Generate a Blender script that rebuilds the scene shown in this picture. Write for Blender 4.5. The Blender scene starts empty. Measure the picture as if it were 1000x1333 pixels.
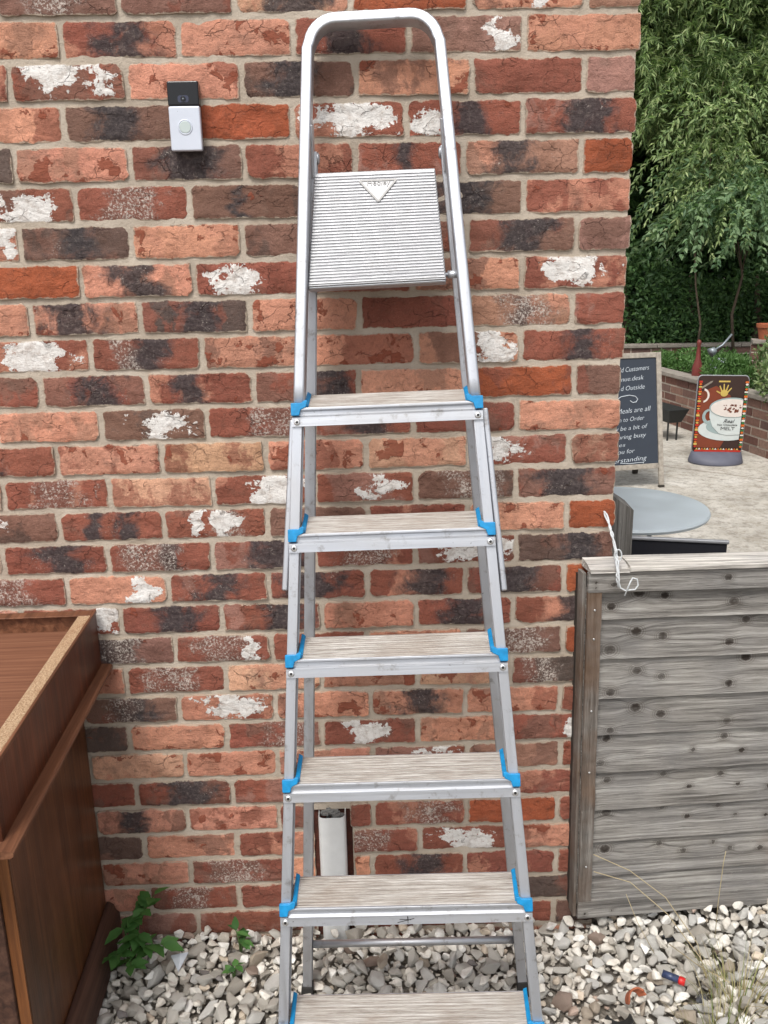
import bpy, bmesh, math, random
import numpy as np
from mathutils import Vector, Matrix, noise as mnoise

random.seed(7); rng = np.random.default_rng(7)
R = math.radians
scene = bpy.context.scene
COL = scene.collection

# ------------------------------------------------------------------ camera, world, sun, exposure
cam_d = bpy.data.cameras.new('camera'); cam = bpy.data.objects.new('camera', cam_d); COL.objects.link(cam)
YAW, PITCH, ROLL = 0.0203648, 0.2782055, -0.0198603
f_ = Vector((math.sin(YAW)*math.cos(PITCH), math.cos(YAW)*math.cos(PITCH), -math.sin(PITCH)))
r_ = Vector((math.cos(YAW), -math.sin(YAW), 0)); u_ = r_.cross(f_)
r2 = r_*math.cos(ROLL) + u_*math.sin(ROLL); u2 = u_*math.cos(ROLL) - r_*math.sin(ROLL)
mw = Matrix((r2, u2, -f_)).transposed().to_4x4(); mw.translation = (0.67694, -1.96570, 1.65424)
cam.matrix_world = mw
cam_d.sensor_fit = 'HORIZONTAL'; cam_d.sensor_width = 36; cam_d.lens = 36*1201.54/1000
cam_d.clip_start = 0.02; cam_d.clip_end = 1000
scene.camera = cam

SUN_EL, SUN_AZ = 58, 200          # azimuth clockwise from +Y: behind the camera, a little to its left
world = bpy.data.worlds.new('World'); scene.world = world; world.use_nodes = True
wn = world.node_tree; wn.nodes.clear()
sky = wn.nodes.new('ShaderNodeTexSky'); sky.sky_type = 'NISHITA'; sky.sun_disc = False
sky.sun_elevation = R(SUN_EL); sky.sun_rotation = R(SUN_AZ); sky.dust_density = 4.0; sky.air_density = 1.0; sky.ozone_density = 1.0
hs = wn.nodes.new('ShaderNodeHueSaturation'); hs.inputs['Saturation'].default_value = 0.28
bg = wn.nodes.new('ShaderNodeBackground'); bg.inputs['Strength'].default_value = 0.13
wo = wn.nodes.new('ShaderNodeOutputWorld')
wn.links.new(sky.outputs[0], hs.inputs['Color']); wn.links.new(hs.outputs[0], bg.inputs['Color']); wn.links.new(bg.outputs[0], wo.inputs['Surface'])
sd = bpy.data.lights.new('sun', 'SUN'); sun = bpy.data.objects.new('sun', sd); COL.objects.link(sun)
sd.energy = 1.5; sd.angle = R(16); sd.color = (1.0, 0.96, 0.90)
sdir = Vector((math.sin(R(SUN_AZ))*math.cos(R(SUN_EL)), math.cos(R(SUN_AZ))*math.cos(R(SUN_EL)), math.sin(R(SUN_EL))))
sun.rotation_euler = sdir.to_track_quat('Z', 'Y').to_euler(); sun.location = sdir*20
vs = scene.view_settings
vs.view_transform = 'Standard'; vs.look = 'None'; vs.gamma = 1.0; vs.use_curve_mapping = False
vs.exposure = 0.48

# ------------------------------------------------------------------ helpers
def lin(r, g, b):
    o = []
    for c in (r, g, b):
        c /= 255.0
        o.append(c/12.92 if c <= 0.04045 else ((c+0.055)/1.055)**2.4)
    return (o[0], o[1], o[2], 1.0)

class NT:
    def __init__(s, name):
        s.m = bpy.data.materials.new(name); s.m.use_nodes = True; s.t = s.m.node_tree
        s.b = s.t.nodes['Principled BSDF']
    def n(s, typ, **kw):
        nd = s.t.nodes.new('ShaderNode'+typ)
        for k, v in kw.items(): setattr(nd, k, v)
        return nd
    def set(s, sock, v):
        if hasattr(v, 'is_linked') or isinstance(v, bpy.types.NodeSocket): s.t.links.new(v, sock)
        elif v is not None: sock.default_value = v
    def attr(s, name): nd = s.n('Attribute', attribute_name=name); return nd
    def obj(s): return s.n('TexCoord').outputs['Object']
    def gen(s): return s.n('TexCoord').outputs['Generated']
    def pos(s): return s.n('NewGeometry').outputs['Position']
    def map(s, vec, scale=(1,1,1), loc=(0,0,0), rot=(0,0,0)):
        nd = s.n('Mapping'); s.set(nd.inputs['Vector'], vec); nd.inputs['Scale'].default_value = scale
        nd.inputs['Location'].default_value = loc; nd.inputs['Rotation'].default_value = rot
        return nd.outputs[0]
    def noise(s, vec, scale, detail=4, rough=0.55, dist=0.0):
        nd = s.n('TexNoise'); s.set(nd.inputs['Vector'], vec); nd.inputs['Scale'].default_value = scale
        nd.inputs['Detail'].default_value = detail; nd.inputs['Roughness'].default_value = rough; nd.inputs['Distortion'].default_value = dist
        return nd.outputs[0]
    def vor(s, vec, scale, feature='F1', out=0):
        nd = s.n('TexVoronoi', feature=feature); s.set(nd.inputs['Vector'], vec); nd.inputs['Scale'].default_value = scale
        return nd.outputs[out]
    def math(s, op, a, b=None, c=None, clamp=False):
        nd = s.n('Math', operation=op, use_clamp=clamp); s.set(nd.inputs[0], a)
        if b is not None: s.set(nd.inputs[1], b)
        if c is not None: s.set(nd.inputs[2], c)
        return nd.outputs[0]
    def ss(s, v, a, b, lo=0.0, hi=1.0):
        nd = s.n('MapRange', interpolation_type='SMOOTHSTEP'); s.set(nd.inputs[0], v)
        nd.inputs[1].default_value = a; nd.inputs[2].default_value = b; nd.inputs[3].default_value = lo; nd.inputs[4].default_value = hi
        return nd.outputs[0]
    def mix(s, fac, a, b, blend='MIX'):
        nd = s.n('Mix', data_type='RGBA', blend_type=blend); s.set(nd.inputs[0], fac); s.set(nd.inputs[6], a); s.set(nd.inputs[7], b)
        return nd.outputs[2]
    def ramp(s, fac, stops):
        nd = s.n('ValToRGB'); s.set(nd.inputs[0], fac); e = nd.color_ramp.elements
        while len(e) < len(stops): e.new(0.5)
        for i, (p, c) in enumerate(stops): e[i].position = p; e[i].color = c
        return nd.outputs[0]
    def bump(s, h, dist=0.002, strength=1.0, normal=None):
        nd = s.n('Bump'); s.set(nd.inputs['Height'], h); nd.inputs['Distance'].default_value = dist; nd.inputs['Strength'].default_value = strength
        if normal is not None: s.set(nd.inputs['Normal'], normal)
        return nd.outputs[0]
    def out(s, color=None, rough=None, metal=None, normal=None, spec=None):
        b = s.b.inputs
        if color is not None: s.set(b['Base Color'], color)
        if rough is not None: s.set(b['Roughness'], rough)
        if metal is not None: s.set(b['Metallic'], metal)
        if normal is not None: s.set(b['Normal'], normal)
        if spec is not None: s.set(b['Specular IOR Level'], spec)
        return s.m

M = {}
def plain(key, col, rough=0.6, metal=0.0, var=0.12, scale=30, bump=0.0, spec=None):
    t = NT(key); p = t.obj(); n = t.noise(p, scale, 5)
    c = t.mix(1.0, col, t.ramp(n, [(0.25, (1-var*2,)*3+(1,)), (0.75, (1+var*0.6,)*3+(1,))]), 'MULTIPLY')
    nm = t.bump(t.noise(p, scale*6, 4), bump) if bump else None
    M[key] = t.out(c, t.ss(n, .2, .8, max(0.05, rough-.08), min(1, rough+.08)), metal, nm, spec); return M[key]

class MB:
    def __init__(s): s.v = []; s.f = []
    def add(s, v, f):
        o = len(s.v); s.v += [tuple(p) for p in v]; s.f += [tuple(i+o for i in q) for q in f]; return s
    def box(s, x0, x1, y0, y1, z0, z1):
        return s.add([(x0,y0,z0),(x1,y0,z0),(x1,y1,z0),(x0,y1,z0),(x0,y0,z1),(x1,y0,z1),(x1,y1,z1),(x0,y1,z1)],
                     [(0,3,2,1),(4,5,6,7),(0,1,5,4),(1,2,6,5),(2,3,7,6),(3,0,4,7)])
    def hexa(s, a, b):   # two quads
        return s.add(list(a)+list(b), [(3,2,1,0),(4,5,6,7),(0,1,5,4),(1,2,6,5),(2,3,7,6),(3,0,4,7)])
    def bar(s, p, q, w, h, up=(0,0,1)):
        p = Vector(p); q = Vector(q); d = (q-p).normalized(); x = d.cross(Vector(up)).normalized(); y = x.cross(d).normalized()
        c = [(-w/2,-h/2),(w/2,-h/2),(w/2,h/2),(-w/2,h/2)]
        return s.hexa([p+x*a+y*b for a, b in c], [q+x*a+y*b for a, b in c])
    def tube(s, pts, r, n=10, closed=False, cap=True, sx=1.0, ref=None):
        pts = [Vector(p) for p in pts]; m = len(pts); rs = r if isinstance(r, (list, tuple)) else [r]*m
        o = len(s.v); prev = Vector(ref) if ref else None
        for i, p in enumerate(pts):
            if closed: d = pts[(i+1) % m]-pts[i-1]
            else: d = pts[min(i+1, m-1)]-pts[max(i-1, 0)]
            d.normalize()
            if prev is None: prev = d.orthogonal()
            a = (prev - d*prev.dot(d)); a = a.normalized() if a.length > 1e-6 else d.orthogonal().normalized(); b = d.cross(a)
            if not ref: prev = a
            for k in range(n):
                t = 2*math.pi*k/n; s.v.append(tuple(p + a*(math.cos(t)*rs[i]*sx) + b*(math.sin(t)*rs[i])))
        for i in range(m if closed else m-1):
            j = (i+1) % m
            for k in range(n):
                l = (k+1) % n; s.f.append((o+i*n+k, o+i*n+l, o+j*n+l, o+j*n+k))
        if cap and not closed:
            s.f.append(tuple(o+k for k in range(n))[::-1]); s.f.append(tuple(o+(m-1)*n+k for k in range(n)))
        return s
    def sweep(s, pts, prof, ax, ay, closed=False):   # profile in fixed or per-point axes
        o = len(s.v); n = len(prof); m = len(pts)
        for i, p in enumerate(pts):
            X = Vector(ax[i] if isinstance(ax, list) else ax); Y = Vector(ay[i] if isinstance(ay, list) else ay)
            for a, b in prof: s.v.append(tuple(Vector(p)+X*a+Y*b))
        for i in range(m-1):
            for k in range(n):
                l = (k+1) % n; s.f.append((o+i*n+k, o+i*n+l, o+(i+1)*n+l, o+(i+1)*n+k))
        s.f.append(tuple(o+k for k in range(n))[::-1]); s.f.append(tuple(o+(m-1)*n+k for k in range(n)))
        return s
    def lathe(s, prof, c=(0,0,0), n=20):
        o = len(s.v); m = len(prof)
        for r, z in prof:
            for k in range(n): t = 2*math.pi*k/n; s.v.append((c[0]+r*math.cos(t), c[1]+r*math.sin(t), c[2]+z))
        for i in range(m-1):
            for k in range(n):
                l = (k+1) % n; s.f.append((o+i*n+k, o+i*n+l, o+(i+1)*n+l, o+(i+1)*n+k))
        s.f.append(tuple(o+k for k in range(n))[::-1]); s.f.append(tuple(o+(m-1)*n+k for k in range(n))); return s
    def poly(s, pts, th):   # polygon in xz at y=0 (pts (x,z)), thickness towards +y
        n = len(pts); o = len(s.v)
        s.v += [(a, 0, b) for a, b in pts] + [(a, th, b) for a, b in pts]
        s.f.append(tuple(o+i for i in range(n))); s.f.append(tuple(o+n+i for i in reversed(range(n))))
        for i in range(n): j = (i+1) % n; s.f.append((o+j, o+i, o+n+i, o+n+j))
        return s
    def build(s, name, mat, parent=None, smooth=False, bevel=0.0, seg=2, fix=True):
        me = bpy.data.meshes.new(name); me.from_pydata(s.v, [], s.f); me.update()
        if fix:
            bm = bmesh.new(); bm.from_mesh(me); bmesh.ops.recalc_face_normals(bm, faces=bm.faces); bm.to_mesh(me); bm.free()
        return link(name, me, mat, parent, smooth, bevel, seg)

def link(name, me, mat, parent=None, smooth=False, bevel=0.0, seg=2):
    o = bpy.data.objects.new(name, me); COL.objects.link(o)
    if mat is not None:
        me.materials.clear(); me.materials.append(M[mat] if isinstance(mat, str) else mat)
    if parent: o.parent = parent
    if smooth: me.polygons.foreach_set('use_smooth', [True]*len(me.polygons))
    if bevel:
        b = o.modifiers.new('bevel', 'BEVEL'); b.width = bevel; b.segments = seg; b.limit_method = 'ANGLE'; b.angle_limit = R(40)
        me.polygons.foreach_set('use_smooth', [True]*len(me.polygons))
        w = o.modifiers.new('wn', 'WEIGHTED_NORMAL'); w.keep_sharp = True
    return o
def tag(o, label=None, cat=None, group=None, kind=None):
    if label: o['label'] = label
    if cat: o['category'] = cat
    if group: o['group'] = group
    if kind: o['kind'] = kind
    return o
def empty(name, loc=(0,0,0), rot=(0,0,0)):
    o = bpy.data.objects.new(name, None); COL.objects.link(o); o.location = loc; o.rotation_euler = rot; o.empty_display_size = 0.1; return o
def setattr_v(me, name, typ, data, dom='POINT'):
    a = me.attributes.new(name, typ, dom); d = np.asarray(data, dtype=np.float32)
    a.data.foreach_set('color' if 'COLOR' in typ else ('vector' if 'VECTOR' in typ else 'value'), d.ravel())
def fromnp(name, V, F):
    V = np.asarray(V, dtype=np.float32); F = np.asarray(F, dtype=np.int32); me = bpy.data.meshes.new(name)
    k = F.shape[1]; me.vertices.add(len(V)); me.vertices.foreach_set('co', V.ravel())
    me.loops.add(F.size); me.loops.foreach_set('vertex_index', F.ravel())
    me.polygons.add(len(F)); me.polygons.foreach_set('loop_start', np.arange(0, F.size, k, dtype=np.int32)); me.polygons.foreach_set('loop_total', np.full(len(F), k, dtype=np.int32))
    me.update(calc_edges=True); me.validate(); return me
def N3(x, y, z): return mnoise.noise(Vector((x, y, z)))

# ------------------------------------------------------------------ materials
def mat_brick():
    t = NT('weathered_brick')
    bc = t.attr('bc').outputs['Vector']; tone = t.attr('tone').outputs['Color']; tone2 = t.attr('tone2').outputs['Color']
    sep = t.n('SeparateXYZ'); t.set(sep.inputs[0], t.attr('msk').outputs['Vector'])
    fb, fw, fg = sep.outputs; fl = t.attr('flake').outputs['Fac']
    n1 = t.noise(bc, 14, 6, .6, .3); n2 = t.noise(bc, 70, 5, .65); n3 = t.noise(bc, 420, 3, .7); n4 = t.noise(bc, 900, 2, .8)
    # warped coordinates for fracture lines and plates
    wn_ = t.n('TexNoise'); t.set(wn_.inputs['Vector'], bc); wn_.inputs['Scale'].default_value = 34; wn_.inputs['Detail'].default_value = 5
    wv = t.n('VectorMath', operation='MULTIPLY_ADD'); t.set(wv.inputs[0], wn_.outputs[1]); wv.inputs[1].default_value = (.045, .045, .03); t.set(wv.inputs[2], bc)
    wc_ = wv.outputs[0]
    zone = t.ss(t.noise(t.map(wc_, (9, 9, 5)), 1.0, 5, .6), .50, .56)
    c = t.mix(t.math('MULTIPLY', zone, .72), tone, tone2)
    c = t.mix(1.0, c, t.ramp(n1, [(.28, (.70, .66, .64, 1)), (.5, (1, 1, 1, 1)), (.75, (1.18, 1.15, 1.12, 1))]), 'MULTIPLY')
    c = t.mix(t.ss(n2, .45, .75, 0, .38), c, (.12, .06, .042, 1))
    c = t.mix(1.0, c, t.ramp(n4, [(.34, (.74, .72, .70, 1)), (.5, (1, 1, 1, 1)), (.66, (1.24, 1.22, 1.2, 1))]), 'MULTIPLY')
    c = t.mix(t.ss(n3, .60, .74, 0, .45), c, t.mix(.55, c, (.60, .46, .38, 1)))
    # smoky grey bloom
    c = t.mix(t.ss(t.noise(bc, 11, 5, .6, .4), .56, .74, 0, .5), c, t.mix(n2, lin(96, 78, 70), lin(138, 116, 102)))
    # flakes of darker skin left on fractured faces
    fmask = t.ss(t.math('ADD', t.noise(wc_, 19, 6, .6), t.math('MULTIPLY', fl, .5)), .69, .715)
    c = t.mix(t.math('MULTIPLY', fmask, .85), c, t.mix(n2, lin(112, 56, 42), lin(158, 88, 66)))
    # kiln-burnt patch
    nb = t.noise(bc, 22, 7, .68, .5)
    bm_ = t.ss(t.math('ADD', fb, t.math('MULTIPLY', t.math('SUBTRACT', nb, .5), 3.0)), -.05, .75)
    bcol = t.ramp(t.noise(bc, 120, 6, .75), [(.36, lin(50, 47, 50)), (.55, lin(74, 69, 70)), (.72, lin(118, 108, 102))])
    c = t.mix(t.math('MULTIPLY', bm_, .93), c, bcol)
    cl = t.ss(t.noise(bc, 26, 4, .6), .50, .66)
    spk = t.math('MULTIPLY', t.ss(t.noise(bc, 230, 4, .8), .57, .66), t.math('MULTIPLY', cl, t.ss(t.math('ADD', fb, t.math('MULTIPLY', t.math('SUBTRACT', nb, .5), 2.0)), -.35, .2)))
    c = t.mix(t.math('MULTIPLY', spk, .75), c, lin(200, 190, 180))
    # pale lime bloom
    gz = t.ss(t.math('ADD', fg, t.math('MULTIPLY', t.math('SUBTRACT', nb, .5), 3.0)), -.05, .6)
    c = t.mix(t.math('MULTIPLY', gz, .5), c, t.mix(n2, lin(84, 66, 60), lin(130, 104, 94)))
    gm = t.math('MULTIPLY', t.ss(t.math('ADD', t.noise(bc, 190, 5, .82), t.math('MULTIPLY', t.noise(bc, 24, 3), .25)), .62, .72), gz)
    c = t.mix(t.math('MULTIPLY', gm, .85), c, lin(206, 196, 186))
    # old white paint / plaster
    nw = t.math('ADD', t.noise(t.map(wc_, (15, 15, 22)), 1.0, 7, .62), t.math('MULTIPLY', t.noise(bc, 130, 4, .7), .30))
    wm = t.ss(t.math('ADD', fw, t.math('MULTIPLY', t.math('SUBTRACT', nw, .665), 5.0)), .08, .17)
    wcol = t.mix(t.ss(t.noise(bc, 60, 5, .7), .42, .72), lin(234, 231, 227), lin(196, 186, 178))
    wcol = t.mix(t.ss(t.noise(bc, 210, 4, .75), .60, .66, 0, .8), wcol, t.mix(.25, wcol, c))
    c = t.mix(wm, c, wcol)
    # cracks and pits
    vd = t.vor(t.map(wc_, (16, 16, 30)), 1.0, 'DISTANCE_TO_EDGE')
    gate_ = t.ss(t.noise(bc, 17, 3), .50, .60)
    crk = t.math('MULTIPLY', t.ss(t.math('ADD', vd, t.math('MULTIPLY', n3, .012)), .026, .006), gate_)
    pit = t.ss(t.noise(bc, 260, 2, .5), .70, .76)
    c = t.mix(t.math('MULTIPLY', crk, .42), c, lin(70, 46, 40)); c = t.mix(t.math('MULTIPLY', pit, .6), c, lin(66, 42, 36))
    # mortar smear on arrises
    em = t.ss(t.math('ADD', t.attr('edge').outputs['Fac'], t.math('MULTIPLY', t.math('SUBTRACT', t.noise(bc, 45, 5, .7), .5), 1.8)), .72, .98)
    c = t.mix(t.math('MULTIPLY', em, .75), c, lin(186, 172, 154))
    nst = t.noise(t.map(bc, (16, 16, 40)), 1.0, 8, .56, .5)
    plates = t.n('TexVoronoi', feature='F1'); t.set(plates.inputs['Vector'], t.map(wc_, (16, 16, 30))); plates.inputs['Scale'].default_value = 1.0
    psep = t.n('SeparateColor'); t.set(psep.inputs[0], plates.outputs['Color'])
    rid = t.n('TexNoise', noise_type='RIDGED_MULTIFRACTAL'); t.set(rid.inputs['Vector'], t.map(wc_, (9, 9, 26))); rid.inputs['Scale'].default_value = 1.0; rid.inputs['Detail'].default_value = 5
    h = t.math('ADD', t.math('MULTIPLY', nst, .9), t.math('MULTIPLY', n2, .55))
    h = t.math('ADD', h, t.math('MULTIPLY', n3, .30)); h = t.math('ADD', h, t.math('MULTIPLY', fmask, .26))
    h = t.math('ADD', h, t.math('MULTIPLY', wm, .06)); h = t.math('ADD', h, t.math('MULTIPLY', psep.outputs[0], t.math('MULTIPLY', gate_, .36)))
    h = t.math('ADD', h, t.math('MULTIPLY', t.ss(rid.outputs[0], .2, 1.6), .40)); h = t.math('SUBTRACT', h, t.math('MULTIPLY', crk, .35)); h = t.math('SUBTRACT', h, t.math('MULTIPLY', pit, .3))
    return t.out(c, t.ss(wm, 0, 1, .88, .8), 0, t.bump(h, .0062, 1.0), .25)
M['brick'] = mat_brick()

def mat_mortar():
    t = NT('sandy_mortar'); p = t.pos()
    n = t.noise(p, 9, 5); f = t.noise(p, 330, 4, .75); g = t.noise(p, 60, 5, .7)
    c = t.ramp(n, [(.3, lin(168, 155, 140)), (.55, lin(189, 177, 162)), (.75, lin(203, 192, 178))])
    c = t.mix(t.ss(f, .52, .75, 0, .35), c, lin(135, 118, 102)); c = t.mix(t.ss(g, .62, .8, 0, .4), c, lin(140, 126, 110))
    h = t.math('ADD', t.math('MULTIPLY', f, .25), t.math('MULTIPLY', g, 1.0))
    return t.out(c, .95, 0, t.bump(h, .004), .15)
M['mortar'] = mat_mortar()

def mat_alu(key, tint=(.56, .58, .62, 1), rough=.44, axis=2):
    t = NT(key); p = t.obj(); sc = [90, 90, 90]; sc[axis] = 3
    n = t.noise(t.map(p, tuple(sc)), 1.0, 5, .65); d = t.noise(p, 34, 6, .7); e = t.noise(p, 6, 4)
    c = t.mix(t.ss(d, .55, .72, 0, .6), tint, lin(120, 112, 104))
    c = t.mix(t.ss(t.noise(p, 120, 3, .6), .70, .76, 0, .7), c, lin(70, 66, 62))
    c = t.mix(t.ss(e, .4, .75, 0, .3), c, lin(176, 172, 166))
    return t.out(c, t.math('ADD', t.ss(n, .3, .7, rough-.1, rough+.1), t.ss(e, .3, .8, 0, .12)), .92, t.bump(n, .0006))
M['alu'] = mat_alu('brushed_aluminium'); M['alu_x'] = mat_alu('brushed_aluminium_bar', axis=0)
def mat_tread():
    t = NT('worn_ribbed_aluminium'); p = t.obj()
    s1 = t.noise(t.map(p, (7, 300, 300)), 1.0, 7, .78, .2); s2 = t.noise(t.map(p, (22, 420, 420)), 1.0, 5, .75); d = t.noise(p, 9, 4)
    v = t.math('ADD', t.math('MULTIPLY', s1, .6), t.math('MULTIPLY', s2, .4))
    c = t.ramp(v, [(.36, lin(102, 94, 86)), (.46, lin(156, 148, 140)), (.55, lin(188, 183, 177)), (.68, lin(212, 210, 207))])
    c = t.mix(t.ss(d, .45, .7, 0, .35), c, lin(146, 130, 116))
    return t.out(c, .62, .25, t.bump(v, .0012), .4)
M['tread'] = mat_tread()
def mat_plate():
    t = NT('worn_platform_aluminium'); p = t.obj()
    d = t.noise(p, 15, 6, .7); s1 = t.noise(t.map(p, (16, 300, 300)), 1.0, 5, .7); g = t.noise(p, 160, 3, .6)
    c = t.mix(t.ss(s1, .55, .78, 0, .55), lin(172, 173, 176), lin(128, 120, 111))
    c = t.mix(t.ss(d, .60, .75, 0, .4), c, lin(122, 112, 102)); c = t.mix(t.ss(g, .70, .76, 0, .8), c, lin(84, 70, 60))
    return t.out(c, .42, .45, t.bump(s1, .0008), .5)
M['plate'] = mat_plate()
plain('blue_plastic', lin(16, 142, 202), .45, 0, .16, 90, .0002)
plain('black_rubber', lin(44, 42, 40), .8, 0, .15, 60, .0005)
plain('rivet_dark', lin(58, 56, 56), .5, .5)
plain('rivet_dark2', lin(150, 149, 148), .5, .4)
plain('rivet', (.78, .78, .78, 1), .35, .9)
plain('gloss_black', lin(18, 19, 24), .1, 0, .02)
plain('lens', lin(60, 64, 84), .08, 0, .02)
plain('lens_dot', lin(150, 155, 160), .1, .6, .02)
plain('satin_silver', lin(214, 220, 232), .34, .25, .02, 20)
plain('bell_button', lin(196, 208, 206), .4, .1, .03, 20)
plain('white_pvc', lin(226, 228, 228), .38, 0, .05, 25, .0004)
plain('grey_scrap', lin(120, 120, 118), .7, 0, .25, 90, .003)
plain('cut_brick', lin(96, 50, 38), .95, 0, .3, 50, .006)
def mat_cab(key, a, b, c_, rough, axis=2, sc=1.0):
    t = NT(key); p = t.obj(); s = [60*sc, 60*sc, 60*sc]; s[axis] = 2.2
    g = t.noise(t.map(p, tuple(s)), 1.0, 7, .62, .6); l = t.noise(p, 4, 3); f = t.noise(t.map(p, tuple(4*q for q in s)), 1.0, 3, .6)
    c = t.ramp(g, [(.32, a), (.52, b), (.72, c_)]); c = t.mix(t.ss(l, .35, .7, 0, .35), c, t.mix(.5, c, a))
    c = t.mix(t.ss(f, .6, .75, 0, .3), c, a)
    c = t.mix(t.ss(t.noise(p, 38, 3, .5), .76, .78, 0, .8), c, lin(190, 165, 140))
    return t.out(c, t.ss(l, .3, .7, rough-.06, rough+.12), 0, t.bump(f, .0004), .35)
M['veneer'] = mat_cab('dark_wood_veneer', lin(56, 28, 16), lin(86, 43, 24), lin(110, 58, 33), .33)
M['veneer_low'] = mat_cab('brown_wood_veneer', lin(56, 33, 20), lin(88, 54, 32), lin(112, 72, 44), .36)
M['veneer_y'] = mat_cab('wood_moulding', lin(80, 50, 35), lin(116, 76, 54), lin(146, 102, 76), .45, 1)
M['lipping'] = mat_cab('orange_edge_lipping', lin(84, 50, 28), lin(122, 76, 42), lin(146, 96, 58), .4)
M['plinth'] = mat_cab('old_plinth_wood', lin(52, 34, 27), lin(78, 53, 42), lin(100, 72, 58), .6, 1)
M['hardboard'] = mat_cab('brown_hardboard', lin(100, 64, 46), lin(124, 82, 60), lin(140, 98, 74), .75, 0, 2.0)
def mat_chip():
    t = NT('raw_chipboard'); p = t.obj(); n = t.noise(p, 300, 4, .8); m = t.noise(p, 30, 4)
    c = t.ramp(n, [(.32, lin(112, 84, 60)), (.5, lin(180, 150, 118)), (.68, lin(214, 192, 164))]); c = t.mix(t.ss(m, .5, .75, 0, .5), c, lin(140, 96, 66))
    return t.out(c, .9, 0, t.bump(n, .002), .2)
M['chip'] = mat_chip()
def mat_fence(key, dark=1.0, brown=0.0):
    t = NT(key); p = t.attr('gc').outputs['Vector']; kn = t.attr('knot').outputs['Fac']
    g = t.noise(t.map(p, (3.0, 30, 95)), 1.0, 8, .7, .5); f = t.noise(t.map(p, (7, 60, 270)), 1.0, 6, .75, .3); l = t.noise(p, 5, 4, .6)
    sp = t.noise(t.map(p, (28, 90, 420)), 1.0, 5, .75)
    c = t.ramp(g, [(.33, lin(92*dark, 88*dark, 83*dark)), (.5, lin(148*dark, 144*dark, 138*dark)), (.66, lin(186*dark, 183*dark, 177*dark))])
    c = t.mix(t.ss(l, .35, .7, 0, .45), c, lin(112*dark, 111*dark, 112*dark)); c = t.mix(t.ss(f, .52, .68, 0, .7), c, lin(66*dark, 63*dark, 60*dark))
    c = t.mix(t.ss(sp, .64, .70, 0, .6), c, lin(214, 210, 204))
    c = t.mix(t.ss(t.noise(p, 3.1, 3), .55, .75, 0, .35), c, lin(126, 104, 88))
    if brown: c = t.mix(t.ss(t.math('ADD', l, brown-.5), .3, .75, 0, .85), c, t.mix(g, lin(70, 50, 36), lin(140, 112, 88)))
    ring = t.math('SINE', t.math('MULTIPLY', kn, 15.0))
    halo = t.math('MULTIPLY', t.ss(kn, 2.5, 1.3), t.ss(t.math('ADD', ring, t.math('MULTIPLY', f, .8)), .3, 1.2, .1, .5))
    c = t.mix(halo, c, lin(78, 70, 62)); 
    core = t.ss(t.math('ADD', kn, t.math('MULTIPLY', t.math('SUBTRACT', t.noise(p, 240, 4), .5), .8)), 1.12, .72)
    c = t.mix(t.math('MULTIPLY', core, t.ss(t.noise(p, 14, 2), .35, .6, .55, .95)), c, lin(54, 47, 42))
    h = t.math('ADD', t.math('MULTIPLY', f, .8), t.math('MULTIPLY', g, .8)); h = t.math('ADD', h, t.math('MULTIPLY', sp, .3))
    return t.out(c, .9, 0, t.bump(h, .0036), .2)
M['fence'] = mat_fence('weathered_grey_wood'); M['batten'] = mat_fence('brown_weathered_batten', .88, .50); M['bleached'] = mat_fence('bleached_cap_wood', 1.38)
M['postwood'] = mat_fence('grey_post_wood', .8)
def mat_stone():
    t = NT('limestone_chippings'); tone = t.attr('tone').outputs['Color']; p = t.obj()
    n = t.noise(p, 55, 6, .65); f = t.noise(p, 260, 4, .7)
    c = t.mix(1.0, tone, t.ramp(n, [(.3, (.80, .78, .75, 1)), (.52, (1, 1, 1, 1)), (.75, (1.12, 1.11, 1.09, 1))]), 'MULTIPLY')
    c = t.mix(t.ss(f, .62, .78, 0, .35), c, t.mix(.6, c, (.12, .10, .08, 1)))
    return t.out(c, .88, 0, t.bump(t.math('ADD', n, t.math('MULTIPLY', f, .4)), .004), .2)
M['stone'] = mat_stone()
def mat_ground():
    t = NT('earth_and_grit'); p = t.pos(); n = t.noise(p, 60, 6, .7); v = t.vor(p, 40, 'F1', 1)
    c = t.ramp(n, [(.3, lin(96, 88, 80)), (.52, lin(150, 143, 133)), (.72, lin(196, 190, 180))])
    return t.out(c, .95, 0, t.bump(n, .02), .1)
M['ground'] = mat_ground()
def mat_conc():
    t = NT('old_concrete'); p = t.pos(); n = t.noise(p, 2.2, 7, .65); f = t.noise(p, 15, 7, .85); g = t.noise(p, 6, 6, .8)
    c = t.ramp(n, [(.3, lin(158, 152, 142)), (.52, lin(192, 187, 177)), (.72, lin(210, 206, 198))])
    c = t.mix(t.ss(f, .47, .60, 0, .55), c, lin(116, 108, 98)); c = t.mix(t.ss(g, .48, .62, 0, .4), c, lin(146, 136, 120))
    ck = t.ss(t.vor(t.map(p, (.23, .23, .23), (3.1, .4, 0)), 1.0, 'DISTANCE_TO_EDGE'), 0.0, .0022)
    c = t.mix(ck, lin(105, 96, 84), c)
    return t.out(c, .93, 0, t.bump(t.math('ADD', f, g), .006), .2)
M['concrete'] = mat_conc()
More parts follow.
